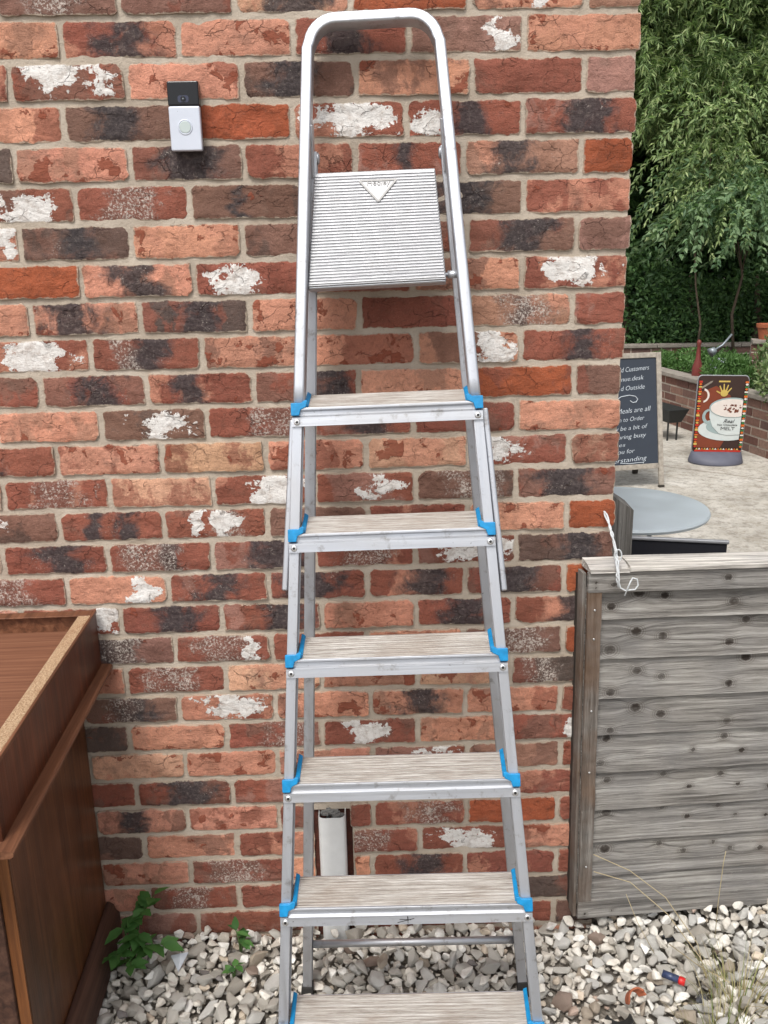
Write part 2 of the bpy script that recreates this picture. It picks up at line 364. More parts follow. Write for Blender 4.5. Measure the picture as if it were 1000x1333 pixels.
def mat_pbrick():
    t = NT('patio_brick'); oi = t.n('ObjectInfo'); p = t.pos(); rnd = t.attr('rnd').outputs['Fac']
    v = t.math('FRACT', t.math('ADD', oi.outputs['Random'], rnd))
    c = t.ramp(v, [(.0, lin(128, 92, 80)), (.3, lin(108, 78, 70)), (.55, lin(142, 110, 96)), (.75, lin(92, 74, 72)), (1.0, lin(152, 124, 110))])
    n = t.noise(p, 40, 5, .65); c = t.mix(1.0, c, t.ramp(n, [(.3, (.7, .7, .7, 1)), (.7, (1.1, 1.1, 1.1, 1))]), 'MULTIPLY')
    return t.out(c, .9, 0, t.bump(n, .004), .2)
M['pbrick'] = mat_pbrick()
plain('pmortar', lin(196, 184, 168), .95, 0, .1, 20, .003)
plain('coping', lin(150, 142, 132), .9, 0, .15, 12, .004)
def mat_leaf(key, cols, trans=.35, rough=.5):
    t = NT(key); rnd = t.attr('rnd').outputs['Fac']; c = t.ramp(rnd, [(i/(len(cols)-1), k) for i, k in enumerate(cols)])
    t.out(c, rough, 0, None, .35)
    tr = t.n('BsdfTranslucent'); t.set(tr.inputs['Color'], t.mix(.5, c, t.mix(1.0, c, (1.2, 1.5, .5, 1), 'MULTIPLY')))
    mx = t.n('MixShader'); mx.inputs[0].default_value = trans; t.t.links.new(t.b.outputs[0], mx.inputs[1]); t.t.links.new(tr.outputs[0], mx.inputs[2])
    t.t.links.new(mx.outputs[0], t.t.nodes['Material Output'].inputs['Surface']); return t.m
M['willow'] = mat_leaf('willow_leaf', [(0.102,0.168,0.067,1), (0.222,0.323,0.133,1), (0.341,0.448,0.200,1), (0.508,0.588,0.291,1)])
M['laurel'] = mat_leaf('broad_leaf', [(0.083,0.158,0.082,1), (0.176,0.278,0.140,1), (0.260,0.370,0.192,1)])
M['hedge'] = mat_leaf('hedge_leaf', [(0.037,0.085,0.032,1), (0.071,0.147,0.050,1), (0.119,0.214,0.068,1)], .25)
M['herb'] = mat_leaf('herb_leaf', [(0.057,0.127,0.034,1), (0.103,0.207,0.057,1), (0.149,0.276,0.092,1)])
M['varieg'] = mat_leaf('pale_shrub_leaf', [(0.088,0.154,0.055,1), (0.187,0.275,0.110,1), (0.352,0.418,0.220,1)])
M['weed'] = mat_leaf('weed_leaf', [(.045,.12,.035,1), (.075,.19,.05,1), (.11,.25,.07,1)])
M['grass'] = mat_leaf('grass_blade', [(.14,.20,.05,1), (.34,.31,.15,1), (.46,.39,.24,1), (.36,.28,.17,1)])
M['straw'] = mat_leaf('dry_straw', [(.42,.34,.20,1), (.55,.46,.30,1)], .2)
plain('bark', lin(96, 82, 68), .9, 0, .25, 25, .006)
plain('stem', lin(70, 96, 46), .7, 0, .15, 60)
plain('slate_board', lin(52, 60, 72), .7, 0, .08, 9)
plain('chalk', lin(214, 224, 232), .9, 0, .15, 120)
plain('aframe_wood', lin(176, 168, 156), .85, 0, .25, 30, .002)
plain('dark_wood', lin(60, 54, 48), .8, 0, .2, 30)
plain('table_metal', lin(186, 196, 202), .5, .15, .05, 10)
plain('leg_metal', lin(138, 140, 140), .45, .6, .08, 30)
plain('black_fabric', lin(33, 34, 42), .75, 0, .06, 60)
plain('edge_grey', lin(150, 152, 156), .5, .3, .05)
plain('sign_base', lin(92, 94, 108), .6, 0, .08, 20)
for k, c in dict(p_brown=(56, 36, 30), p_rust=(126, 58, 34), p_cup=(206, 214, 212), p_cupdark=(154, 172, 172), p_milk=(226, 216, 208), p_cocoa=(112, 52, 26), p_gold=(204, 176, 92),
                 p_red=(190, 46, 30), p_orange=(214, 106, 34), p_green=(58, 120, 62), p_ink=(40, 34, 36), p_white=(224, 218, 206), p_steel=(140, 130, 118)).items(): plain(k, lin(*c), .5, 0, .05, 25)
plain('terracotta', lin(172, 98, 66), .85, 0, .15, 20, .002)
plain('zinc', lin(148, 156, 162), .45, .5, .1, 20)
plain('red_paint', lin(120, 52, 46), .5, 0, .15, 20)
plain('black_trough', lin(38, 40, 40), .6, 0, .1, 20)
plain('lighter_blue', lin(62, 74, 108), .35, 0, .35, 160)
plain('lighter_red', lin(206, 40, 40), .35, 0, .05, 40)
plain('white_shard', lin(214, 220, 228), .4, 0, .06, 40)
plain('cord_white', lin(212, 216, 218), .75, 0, .12, 160, .0008)
plain('soil', lin(62, 50, 40), .95, 0, .25, 30, .01)

# ------------------------------------------------------------------ ground, patio
g = MB().add([(-300,-300,-.03),(300,-300,-.03),(300,300,-.03),(-300,300,-.03)], [(0,1,2,3)]).build('ground', 'ground'); tag(g, kind='structure')
g = MB().add([(1.20,.20,.004),(9,.20,.004),(9,12,.004),(1.20,12,.004)], [(0,1,2,3)]).build('patio', 'concrete'); tag(g, kind='structure')

# ------------------------------------------------------------------ the brick wall
Z0, PITCHZ, CORNER, WEST = 2.12525, 0.075, 1.2317, -1.35
TONES = dict(S=(206,147,123), P=(210,165,136), R=(146,89,74), O=(164,90,62), B=(132,99,87), D=(96,82,76), T=(170,128,108), K=(162,122,110))
TONE2 = dict(S='RTSB', P='TSR', R='BSRK', O='ROO', B='RDB', D='BR', T='RBS', K='RB')
JOINTS = {0:{2:.231,4:.45,6:.672,8:.9,10:1.126},1:{1:.115,3:.338,7:.783,9:1.008},2:{0:.007,2:.232,4:.455,6:.679,8:.905,10:1.127},3:{1:.102,5:.552,7:.776,9:1.008},
4:{0:-.002,2:.227,4:.451,6:.673,8:.892,10:1.127},5:{1:.108,3:.337,9:1.013},6:{0:-.01,2:.214,4:.439,10:1.124},7:{1:.105,3:.335,5:.567,9:1.012},8:{0:-.007,2:.218,4:.445,6:.674,10:1.121},
9:{1:.108,3:.34,7:.792,9:1.013},10:{0:-.005,2:.219,4:.445,6:.668,10:1.13},11:{1:.114,3:.34,7:.784,9:1.008},12:{0:.012,2:.238,4:.461,6:.681,8:.904,10:1.124},
13:{-1:-.113,1:.117,3:.343,5:.566,7:.787,9:1.009},14:{0:0,2:.229,4:.458,6:.681,10:1.124},15:{-1:-.133,1:.1,3:.332,5:.56,7:.786,9:1.013},16:{0:.001,2:.227,4:.453,6:.675,8:.899,10:1.124},
17:{1:.113,3:.343,5:.57,7:.786,9:1.009},18:{2:.23,4:.452,10:1.126},19:{1:.112,3:.342,5:.564,7:.788,9:1.006},20:{2:.227,4:.452,6:.677,8:.9,10:1.124},21:{1:.105,3:.333,5:.559,7:.787},
22:{0:.005,2:.23,4:.451,6:.679,8:.905,10:1.131},23:{1:.108,3:.337},24:{0:.002,2:.224,6:.676,8:.904,10:1.128},25:{1:.113,3:.34,7:.79},26:{0:-.002,2:.221,6:.671,8:.902,10:1.129},27:{1:.112,3:.335},28:{2:.229}}
# tone letter, then patches: k burnt, w white paint, g pale speckle, each (centre, half width) along the brick
LOOK = '''R|B g.4.3|B|P k.5.45|O|S w.6.14|T
S|R k.55.36|S|R k.42.3|K w.76.12|S
R|R w.34.28 w.76.16|S|B k.42.3|S|R|K
S|B k.42.3|O|R w.5.42|R w.22.16 k.56.22|R k.62.3
D|S|B k.5.35|R|R k.45.13|T k.45.3|O
R w.5.42|R g.5.32|B k.42.1|R|B k.42.35|R
R w.9.12|B k.5.25|S|B k.9.2|R|B k.5.3|K
O|S k.5.3|R w.4.24|R|S|R w.55.28
S|S k.36.4|D k.55.26|S|R|T g.5.3 k.5.14|R
R w.5.36|R k.5.3 g.3.14|S|S|S w.8.22|R k.6.25
R|R k.52.32|R k.36.2|R k.75.3|S|O|B
S|B w.56.28|R g.64.36|R k.6.32|R|S
R k.2.34|S|P|S|P|R w.22.28|T
R g.5.34|P|R w.6.36|R w.7.3|B g.6.32|B k.5.34
B w.12.34|R k.36.12 k.68.16|R w.32.1 w.55.2 g.65.2|B|R|S|O
R k.55.32|R g.4.36 k.62.14|R k.65.4|R g.5.34|R w.55.4|B k.6.3
R g.4.32|S w.75.16|R k.5.34|R k.4.5|R k.62.3|R k.5.34|O
R w.85.3|R k.55.3|R k.62.34|S|R k.52.36|R k.6.3
D|B k.42.3 g.5.22|R g.5.36 w.8.09|R|S|B g.5.42|O
S|R g.4.36|P|S|P|D g.3.22
R|B k.55.26 g.4.22|R w.46.36|S|S k.55.34|S|R
D|S|R g.7.3|R w.46.28|S|R w.8.26
R|P|S|S|R w.8.26|T|R
R k.1.34|R k.52.36|R|R|O|R
R|S k.42.2|S|R|R g.6.32|O|R
B|S|R|R g.42.32|R w.5.36|S
R|S|R g.5.32|S|R k.56.3|R|R
S|R g.5.32|R|R|R|D
K|K|R|K|R|R|D'''.split('\n')

wall = empty('brick_wall', (0, 0, 0)); tag(wall, 'weathered reclaimed red brick wall behind the stepladder with sandy mortar joints', 'wall')

def brick_geo(x0, x1, z0, z1, seed, depth=.05, nx=24, nz=8, coarse=False):
    """front face at y~0, irregular arrises; returns verts, faces and per-vertex edge value"""
    rs = random.Random(seed); so = seed*3.71
    W, H = x1-x0, z1-z0
    if coarse: nx, nz = 6, 3
    V, F, E = [], [], []
    tiltx, tiltz, off = rs.uniform(-.010, .010), rs.uniform(-.03, .03), rs.uniform(-.0020, .0020)
    crn = [rs.uniform(0, .010)*(rs.random() < .5) + .002 for _ in range(4)]
    def edgew(a, k): return (N3(a*28+so, k*9.1, so)*.0028 + N3(a*95+so, k*5.7, 3.3)*.0022)
    for j in range(nz+1):
        for i in range(nx+1):
            a = i/nx; b = j/nz
            a = .5-.5*math.cos(math.pi*a)*(.55) + (a-.5)*.45 if True else a
            b = .5-.5*math.cos(math.pi*b)*(.55) + (b-.5)*.45
            x = x0+a*W; z = z0+b*H
            cx, cz = a-.5, b-.5
            x += edgew(z, 1 if cx < 0 else 2)*abs(cx*2)**3*(1 if cx > 0 else -1)
            z += edgew(x, 3 if cz < 0 else 4)*abs(cz*2)**3*(1 if cz > 0 else -1)
            q = (0 if cx < 0 else 1)+(0 if cz < 0 else 2)   # chipped corners
            dx = (.5-abs(cx))*W; dz = (.5-abs(cz))*H; d = crn[q]-dx-dz
            if d > 0: x -= d*.5*(1 if cx > 0 else -1); z -= d*.5*(1 if cz > 0 else -1)
            de = min(dx, dz)
            y = off + cx*W*tiltx + cz*H*tiltz + N3(x*16+so, z*30, so)*.0026 + N3(x*60+so, z*90, so+2)*.0011
            y += .0016*max(0, 1-de/.0026)**2
            V.append((x, y, z)); E.append(max(0, 1-de/.009))
    for j in range(nz):
        for i in range(nx): p = j*(nx+1)+i; F.append((p, p+1, p+nx+2, p+nx+1))
    ring = [i for i in range(nx+1)] + [j*(nx+1)+nx for j in range(1, nz+1)] + [nz*(nx+1)+i for i in range(nx-1, -1, -1)] + [j*(nx+1) for j in range(nz-1, 0, -1)]
    o = len(V); n = len(ring)
    for k in ring: x, y, z = V[k]; V.append((x, depth, z)); E.append(1.0)
    for k in range(n): l = (k+1) % n; F.append((ring[l], ring[k], o+k, o+l))
    F.append(tuple(o+k for k in range(n)))
    return V, F, E
def brick_attrs(V, x0, x1, z0, z1, look, seed):
    rs = random.Random(seed*7+1); parts = look.split(); base = lin(*TONES[parts[0]]); j = [rs.uniform(.88, 1.10)]*3
    j = [q*rs.uniform(.97, 1.03) for q in j]
    tone = [base[i]*j[i] for i in range(3)]+[1]
    pats = [(p[0], float('0.'+p[1:].split('.')[1]), float('0.'+p[1:].split('.')[2])) for p in parts[1:]]
    n = len(V); msk = []; W = x1-x0; so = Vector((rs.uniform(0, 40), rs.uniform(0, 40), rs.uniform(0, 40))); bc = []
    for x, y, z in V:
        a = (x-x0)/W; b = (z-z0)/(z1-z0); m = {'k': -1.2, 'w': -1.2, 'g': -1.2}
        for t, c, w in pats:
            wob = .12*N3(z*40+seed, c*9, seed)
            m[t] = max(m[t], min(1, 1-abs(a-c+wob)/w - (.55*(2*abs(b-.5+.12*math.sin(seed)))**2.2 if t == 'w' else 0)))
        msk.append((m['k'], m['w'], m['g'])); bc.append((x+so.x, y+so.y, z+so.z))
    fl = {'S': .22, 'P': .16, 'R': .02, 'O': -.12, 'B': .03, 'T': .08, 'K': .02, 'D': -.05}[parts[0]] + rs.uniform(-.05, .05)
    b2 = lin(*TONES[rs.choice(TONE2[parts[0]])]); k2 = rs.uniform(.8, 1.05); tone2 = [q*k2 for q in b2[:3]]+[1]
    return tone, msk, bc, fl, tone2
def finish_brick(me, V, E, x0, x1, z0, z1, look, seed):
    tone, msk, bc, fl, tone2 = brick_attrs(V, x0, x1, z0, z1, look, seed); n = len(V)
    setattr_v(me, 'tone', 'FLOAT_COLOR', tone*n); setattr_v(me, 'tone2', 'FLOAT_COLOR', tone2*n); setattr_v(me, 'msk', 'FLOAT_VECTOR', msk); setattr_v(me, 'bc', 'FLOAT_VECTOR', bc)
    setattr_v(me, 'flake', 'FLOAT', [fl]*n); setattr_v(me, 'edge', 'FLOAT', E)

PIPE_X0, PIPE_X1, PIPE_TOP = .527, .625, .355
JX, JZ = .0108, .0108
extra = []            # bricks outside the photograph, joined
sd_ = 0
rl = random.Random(3)
ALLK = list(range(-6, 30))
for k in ALLK:
    zc = Z0 - PITCHZ*k; z0, z1 = zc-(PITCHZ-JZ)/2, zc+(PITCHZ-JZ)/2
    par = 0 if k % 2 == 0 else 1
    js = {u: u*.1125+.004*math.sin(u*3.1+k) for u in range(par-12, 11, 2)}; js.update(JOINTS.get(k, {}))
    us = sorted(js); bounds = [(u, js[u]) for u in us] + [(99, CORNER+JX/2+.0025*math.sin(k*2.3))]
    looks = LOOK[k].split('|') if 0 <= k < len(LOOK) else None
    for i in range(len(bounds)-1):
        ua, xa = bounds[i]; ub, xb = bounds[i+1]; sd_ += 1
        x0, x1 = xa+JX/2, xb-JX/2
        idx = (ua-par)//2 + 1          # first listed brick ends at joint u=par
        vis = looks is not None and idx >= 0 and k <= 28
        look = looks[idx] if vis and idx < len(looks) else rl.choice(['R', 'S', 'R k.5.3', 'B', 'R w.5.3', 'S', 'R g.5.3', 'O', 'B k.5.3'])
        pieces = [(x0, x1)]
        if zc < PIPE_TOP and x1 > PIPE_X0-.0 and x0 < PIPE_X1:
            pieces = [(a, b) for a, b in ((x0, PIPE_X0+rl.uniform(-.004, .004)), (PIPE_X1+rl.uniform(-.004, .004), x1)) if b-a > .02]
        for (a, b) in pieces:
            corner = ub == 99
            if not vis: extra.append((a, b, z0, z1, look, sd_, corner)); continue
            V, F, E = brick_geo(a, b, z0, z1, sd_, depth=(.2145 if par else .1025) if corner else .05)
            me = bpy.data.meshes.new('brick'); me.from_pydata(V, [], F); me.update()
            finish_brick(me, V, E, x0, x1, z0, z1, look, sd_)
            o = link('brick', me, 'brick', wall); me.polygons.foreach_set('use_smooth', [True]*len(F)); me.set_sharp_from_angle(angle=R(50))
# bricks of the wall that lie outside the view, and the return wall round the corner
VV, FF, TT, MM_, BB, LL, EE, T2 = [], [], [], [], [], [], [], []
def joinb(V, E, F, x0, x1, z0, z1, look, seed, xf=None):
    tone, msk, bc, fl, tone2 = brick_attrs(V, x0, x1, z0, z1, look, seed); o = len(VV); T2.extend(tone2*len(V))
    VV.extend([xf(p) for p in V] if xf else V); FF.extend([tuple(i+o for i in f) for f in F]); TT.extend(tone*len(V)); MM_.extend(msk); BB.extend(bc); LL.extend([fl]*len(V)); EE.extend(E)
for (a, b, z0, z1, look, s, corner) in extra:
    V, F, E = brick_geo(a, b, z0, z1, s, depth=.10 if corner else .05, coarse=True); joinb(V, E, F, a, b, z0, z1, look, s)
for k in ALLK:
    zc = Z0 - PITCHZ*k; z0, z1 = zc-(PITCHZ-JZ)/2, zc+(PITCHZ-JZ)/2
    y = .2265 if k % 2 else .1145
    while y < 3.6:
        sd_ += 1; V, F, E = brick_geo(y, y+.213, z0, z1, sd_, depth=.05, coarse=True)
        joinb(V, E, F, y, y+.213, z0, z1, rl.choice(['R', 'S', 'R k.5.3', 'B', 'R w.5.3', 'S', 'O', 'B k.5.3']), sd_, xf=lambda p: (CORNER-p[1], p[0], p[2])); y += .225
me = bpy.data.meshes.new('brick_field'); me.from_pydata(VV, [], FF); me.update()
setattr_v(me, 'tone', 'FLOAT_COLOR', TT); setattr_v(me, 'tone2', 'FLOAT_COLOR', T2); setattr_v(me, 'msk', 'FLOAT_VECTOR', MM_); setattr_v(me, 'bc', 'FLOAT_VECTOR', BB); setattr_v(me, 'flake', 'FLOAT', LL); setattr_v(me, 'edge', 'FLOAT', EE)
bm = bmesh.new(); bm.from_mesh(me); bmesh.ops.recalc_face_normals(bm, faces=bm.faces); bm.to_mesh(me); bm.free()
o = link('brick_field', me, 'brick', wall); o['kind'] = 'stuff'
# mortar: an uneven sheet just behind the brick faces, with a cut-out round the pipe
nx_, nz_ = 300, 300
xs = np.linspace(WEST, CORNER-.004, nx_); zs = np.linspace(-.05, Z0+.48, nz_)
V = []; F = []
for z in zs:
    for x in xs: V.append((x, .0044 + N3(x*22, z*22, 1)*.0012 + N3(x*70, z*70, 5)*.0009, z))
for j in range(nz_-1):
    for i in range(nx_-1):
        xm, zm = (xs[i]+xs[i+1])/2, (zs[j]+zs[j+1])/2
        if PIPE_X0+.002 < xm < PIPE_X1-.002 and zm < PIPE_TOP-.012: continue
        p = j*nx_+i; F.append((p, p+1, p+nx_+1, p+nx_))
me = fromnp('mortar', V, F); link('mortar', me, 'mortar', wall, smooth=True)
MB().add([(CORNER-.006,.012,-.05),(CORNER-.006,3.6,-.05),(CORNER-.006,3.6,2.6),(CORNER-.006,.012,2.6)], [(0,1,2,3)]).build('return_mortar', 'mortar', wall)
MB().box(WEST+.05, CORNER-.06, .052, 3.55, -.05, 2.58).build('wall_core', 'mortar', wall)
ck = MB().add([(PIPE_X0-.006,.011,-.05),(PIPE_X1+.006,.011,-.05),(PIPE_X1+.006,.011,PIPE_TOP+.004),(PIPE_X0-.006,.011,PIPE_TOP+.004)], [(0,1,2,3)]).build('pipe_chase', 'cut_brick', wall)

# ------------------------------------------------------------------ gravel
gr = empty('gravel_bed', (0, 0, 0)); gr['kind'] = 'structure'
STONE_T = [((226,222,213), 46), ((217,211,200), 28), ((236,234,228), 26), ((200,193,182), 8), ((136,132,130), 2.5), ((94,96,102), 1.6), ((178,158,145), 2), ((205,191,173), 4)]
protos = []
for i in range(18):
    rs = random.Random(100+i); bm = bmesh.new()
    for _ in range(rs.randint(11, 16)):
        v = Vector((rs.gauss(0,1), rs.gauss(0,1), rs.gauss(0,1))).normalized()*rs.uniform(.85, 1.08)
        bm.verts.new((v.x*rs.uniform(.95,1.2), v.y*.85, v.z*.68))
    bmesh.ops.convex_hull(bm, input=bm.verts)
    bmesh.ops.delete(bm, geom=[v for v in bm.verts if not v.link_faces], context='VERTS')
    bmesh.ops.bevel(bm, geom=list(bm.edges), offset=.06, segments=1, affect='EDGES', clamp_overlap=True)
    bmesh.ops.triangulate(bm, faces=bm.faces)
    for v in bm.verts: v.co *= 1+.05*N3(v.co.x*3+i, v.co.y*3, v.co.z*3)
    bm.verts.index_update(); protos.append((np.array([v.co[:] for v in bm.verts]), np.array([[v.index for v in f.verts] for f in bm.faces]))); bm.free()
cols = [lin(*c) for c, w in STONE_T]; wts = np.array([w for c, w in STONE_T]); wts = wts/wts.sum()
proto_me = {}
def proto_mesh(i, c):
    if (i, c) not in proto_me:
        me = fromnp('stone', *protos[i]); setattr_v(me, 'tone', 'FLOAT_COLOR', list(cols[c])*len(protos[i][0])); me.materials.append(M['stone'])
        me.polygons.foreach_set('use_smooth', [True]*len(me.polygons)); me.set_sharp_from_angle(angle=R(26)); proto_me[(i, c)] = me
    return proto_me[(i, c)]
def ground_h(x, y):
    h = .012*N3(x*2.3, y*2.3, 4) + .006*N3(x*7, y*7, 9)
    if x > 1.2: h += .022*min(1, max(0, (x-1.2)/.35))
    return h
def blocked(x, y, r):
    if x < .045 and y > -.55: return True                    # under the cabinet
    if PIPE_X0-.0 < x < PIPE_X1+.0 and y > -.045: return True
    if x < 1.235 and y > -.004-r*.6: return True
    if x > 1.10 and y > .30: return True
    return False
stones = []
cell = {}
def try_stone(x, y, r, sp):
    ci, cj = int(x/.05), int(y/.05)
    for a in range(ci-1, ci+2):
        for b in range(cj-1, cj+2):
            for (X, Y, RR) in cell.get((a, b), ()):
                if (X-x)**2+(Y-y)**2 < (sp*(RR+r))**2: return False
    cell.setdefault((ci, cj), []).append((x, y, r)); return True
rg = random.Random(21)
AREA = (-.12, 2.1, -.95, .28)
def small_zone(x, y): return 1.04 < x < 1.22 and -.36 < y < -.24
def throw(n, rlo, rhi, sp, zoff, cset=None):
    for _ in range(n):
        x = rg.uniform(AREA[0], AREA[1]); y = rg.uniform(AREA[2], AREA[3]); r = rlo+(rhi-rlo)*rg.random()**1.6
        if small_zone(x, y) and r > .012 and rg.random() < .8: continue
        if blocked(x, y, r) or not try_stone(x, y, r, sp): continue
        c = int(np.searchsorted(np.cumsum(wts), rg.random())); c = min(c, len(cols)-1)
        if small_zone(x, y) and rg.random() < .6: c = rg.choice([6, 6, 3, 7])
        if cset is not None and rg.random() < .5: c = rg.choice(cset)
        stones.append((x, y, ground_h(x, y)+zoff+r*.10, r, c))
throw(20000, .007, .018, .60, -.014, (3, 1, 1, 0)); cell.clear()
throw(26000, .015, .030, .66, .000)
cell2 = dict(cell); cell.clear(); throw(2200, .013, .024, 1.0, .018)
def in_view_score(s):
    d = Vector((s[0], s[1], s[2]))-cam.location; z = d.dot(f_)
    px = 500+1201.5*d.dot(r2)/z; py = 666.5-1201.5*d.dot(u2)/z
    return (s[3]/z if (-10 < px < 1010 and py < 1340 and not (360 < px < 372)) else 0)*(1 if s[2] > -.012 else .3)
order = sorted(range(len(stones)), key=lambda i: -in_view_score(stones[i]))
indiv = set(order[:298])
SV, SF, ST = [], [], []; off = 0
for i, (x, y, z, r, c) in enumerate(stones):
    pi_ = rg.randrange(len(protos)); e = (rg.uniform(-.5, .5), rg.uniform(-.5, .5), rg.uniform(0, 6.28)); sc = (r*rg.uniform(.9, 1.15), r*rg.uniform(.85, 1.1), r*rg.uniform(.85, 1.15))
    if i in indiv:
        o = bpy.data.objects.new('stone', proto_mesh(pi_, c)); COL.objects.link(o); o.parent = gr; o.location = (x, y, z); o.rotation_euler = e; o.scale = sc
    else:
        A = np.array((Matrix.Translation((x, y, z)) @ Matrix.Rotation(e[2], 4, 'Z') @ Matrix.Rotation(e[1], 4, 'Y') @ Matrix.Rotation(e[0], 4, 'X') @ Matrix.Diagonal((*sc, 1))))
        pv, pf = protos[pi_]; SV.append(pv @ A[:3, :3].T + A[:3, 3]); SF.append(pf+off); off += len(pv); ST.append(np.tile(np.array(cols[c])*np.array([rg.uniform(.85, 1.1)]*3+[1]), (len(pv), 1)))
me = fromnp('gravel_stones', np.vstack(SV), np.vstack(SF)); setattr_v(me, 'tone', 'FLOAT_COLOR', np.vstack(ST))
me.polygons.foreach_set('use_smooth', [True]*len(me.polygons)); me.set_sharp_from_angle(angle=R(26))
o = link('gravel_stones', me, 'stone', gr); o['kind'] = 'stuff'

# ------------------------------------------------------------------ stepladder
lad = empty('stepladder', (.7387, -.6116, 0)); lad.matrix_world = Matrix.Translation((.7387, -.6116, 0)) @ Matrix.Rotation(-.0557, 4, 'Z') @ Matrix.Rotation(-.2584, 4, 'X') @ Matrix.Rotation(-.0267, 4, 'Y')
tag(lad, 'tall aluminium stepladder with blue tread end caps leaning before the brick wall', 'ladder')
hw = lambda v: .2669-.0628*v
STEP, TD, TA = .2366, .076, .4158
for s in (-1, 1):
    # C-section stile: front face, outer web, back flange
    prof = [(0,0),(0,.044),(-.018,.044),(-.018,.0415),(-.0022,.0415),(-.0022,.0022),(-.0165,.0022),(-.0165,.005),(-.019,.005),(-.019,0)]
    pts = [(s*hw(v), 0, v) for v in (.012, .5, 1.0, 1.428)]
    o = MB().sweep(pts, [(a*s, b) for a, b in prof], (1,0,0), (0,1,0)).build('stile', 'alu', lad, bevel=.0012)
    fx = s*(hw(.0)-.011)
    MB().box(fx-.014, fx+.014, -.004, .05, -.008, .036).build('rubber_foot', 'black_rubber', lad, bevel=.003)
# hoop handle: flat oval tube
hp = []; axs = []
vtop = 2.146; rc = .052
for v in np.linspace(1.40, vtop-rc, 12): hp.append((-hw(v)+.011, v)); axs.append((1, 0))
cxl = -hw(vtop)+.011+rc
for a in np.linspace(0, math.pi/2, 9)[1:]: hp.append((cxl-rc*math.cos(a), vtop-rc+rc*math.sin(a))); axs.append((math.cos(a), -math.sin(a)))
for t in (.25, .5, .75): hp.append((cxl+(-2*cxl)*t, vtop)); axs.append((0, -1))
for a in np.linspace(math.pi/2, 0, 9)[:-1]: hp.append((-cxl+rc*math.cos(a), vtop-rc+rc*math.sin(a))); axs.append((-math.cos(a), -math.sin(a)))
for v in np.linspace(vtop-rc, 1.40, 12): hp.append((hw(v)-.011, v)); axs.append((-1, 0))
def rrect(w, h, r, n=4):
    out = []
    for cx, cy, a0 in ((w/2-r, h/2-r, 0), (-w/2+r, h/2-r, 90), (-w/2+r, -h/2+r, 180), (w/2-r, -h/2+r, 270)):
        for k in range(n+1): a = R(a0+90*k/n); out.append((cx+r*math.cos(a), cy+r*math.sin(a)))
    return out
MB().sweep([(x, .0205, v) for x, v in hp], rrect(.021, .037, .0042), [Vector((a, 0, b)) for a, b in axs], (0,1,0)).build('handle', 'alu', lad, smooth=True)
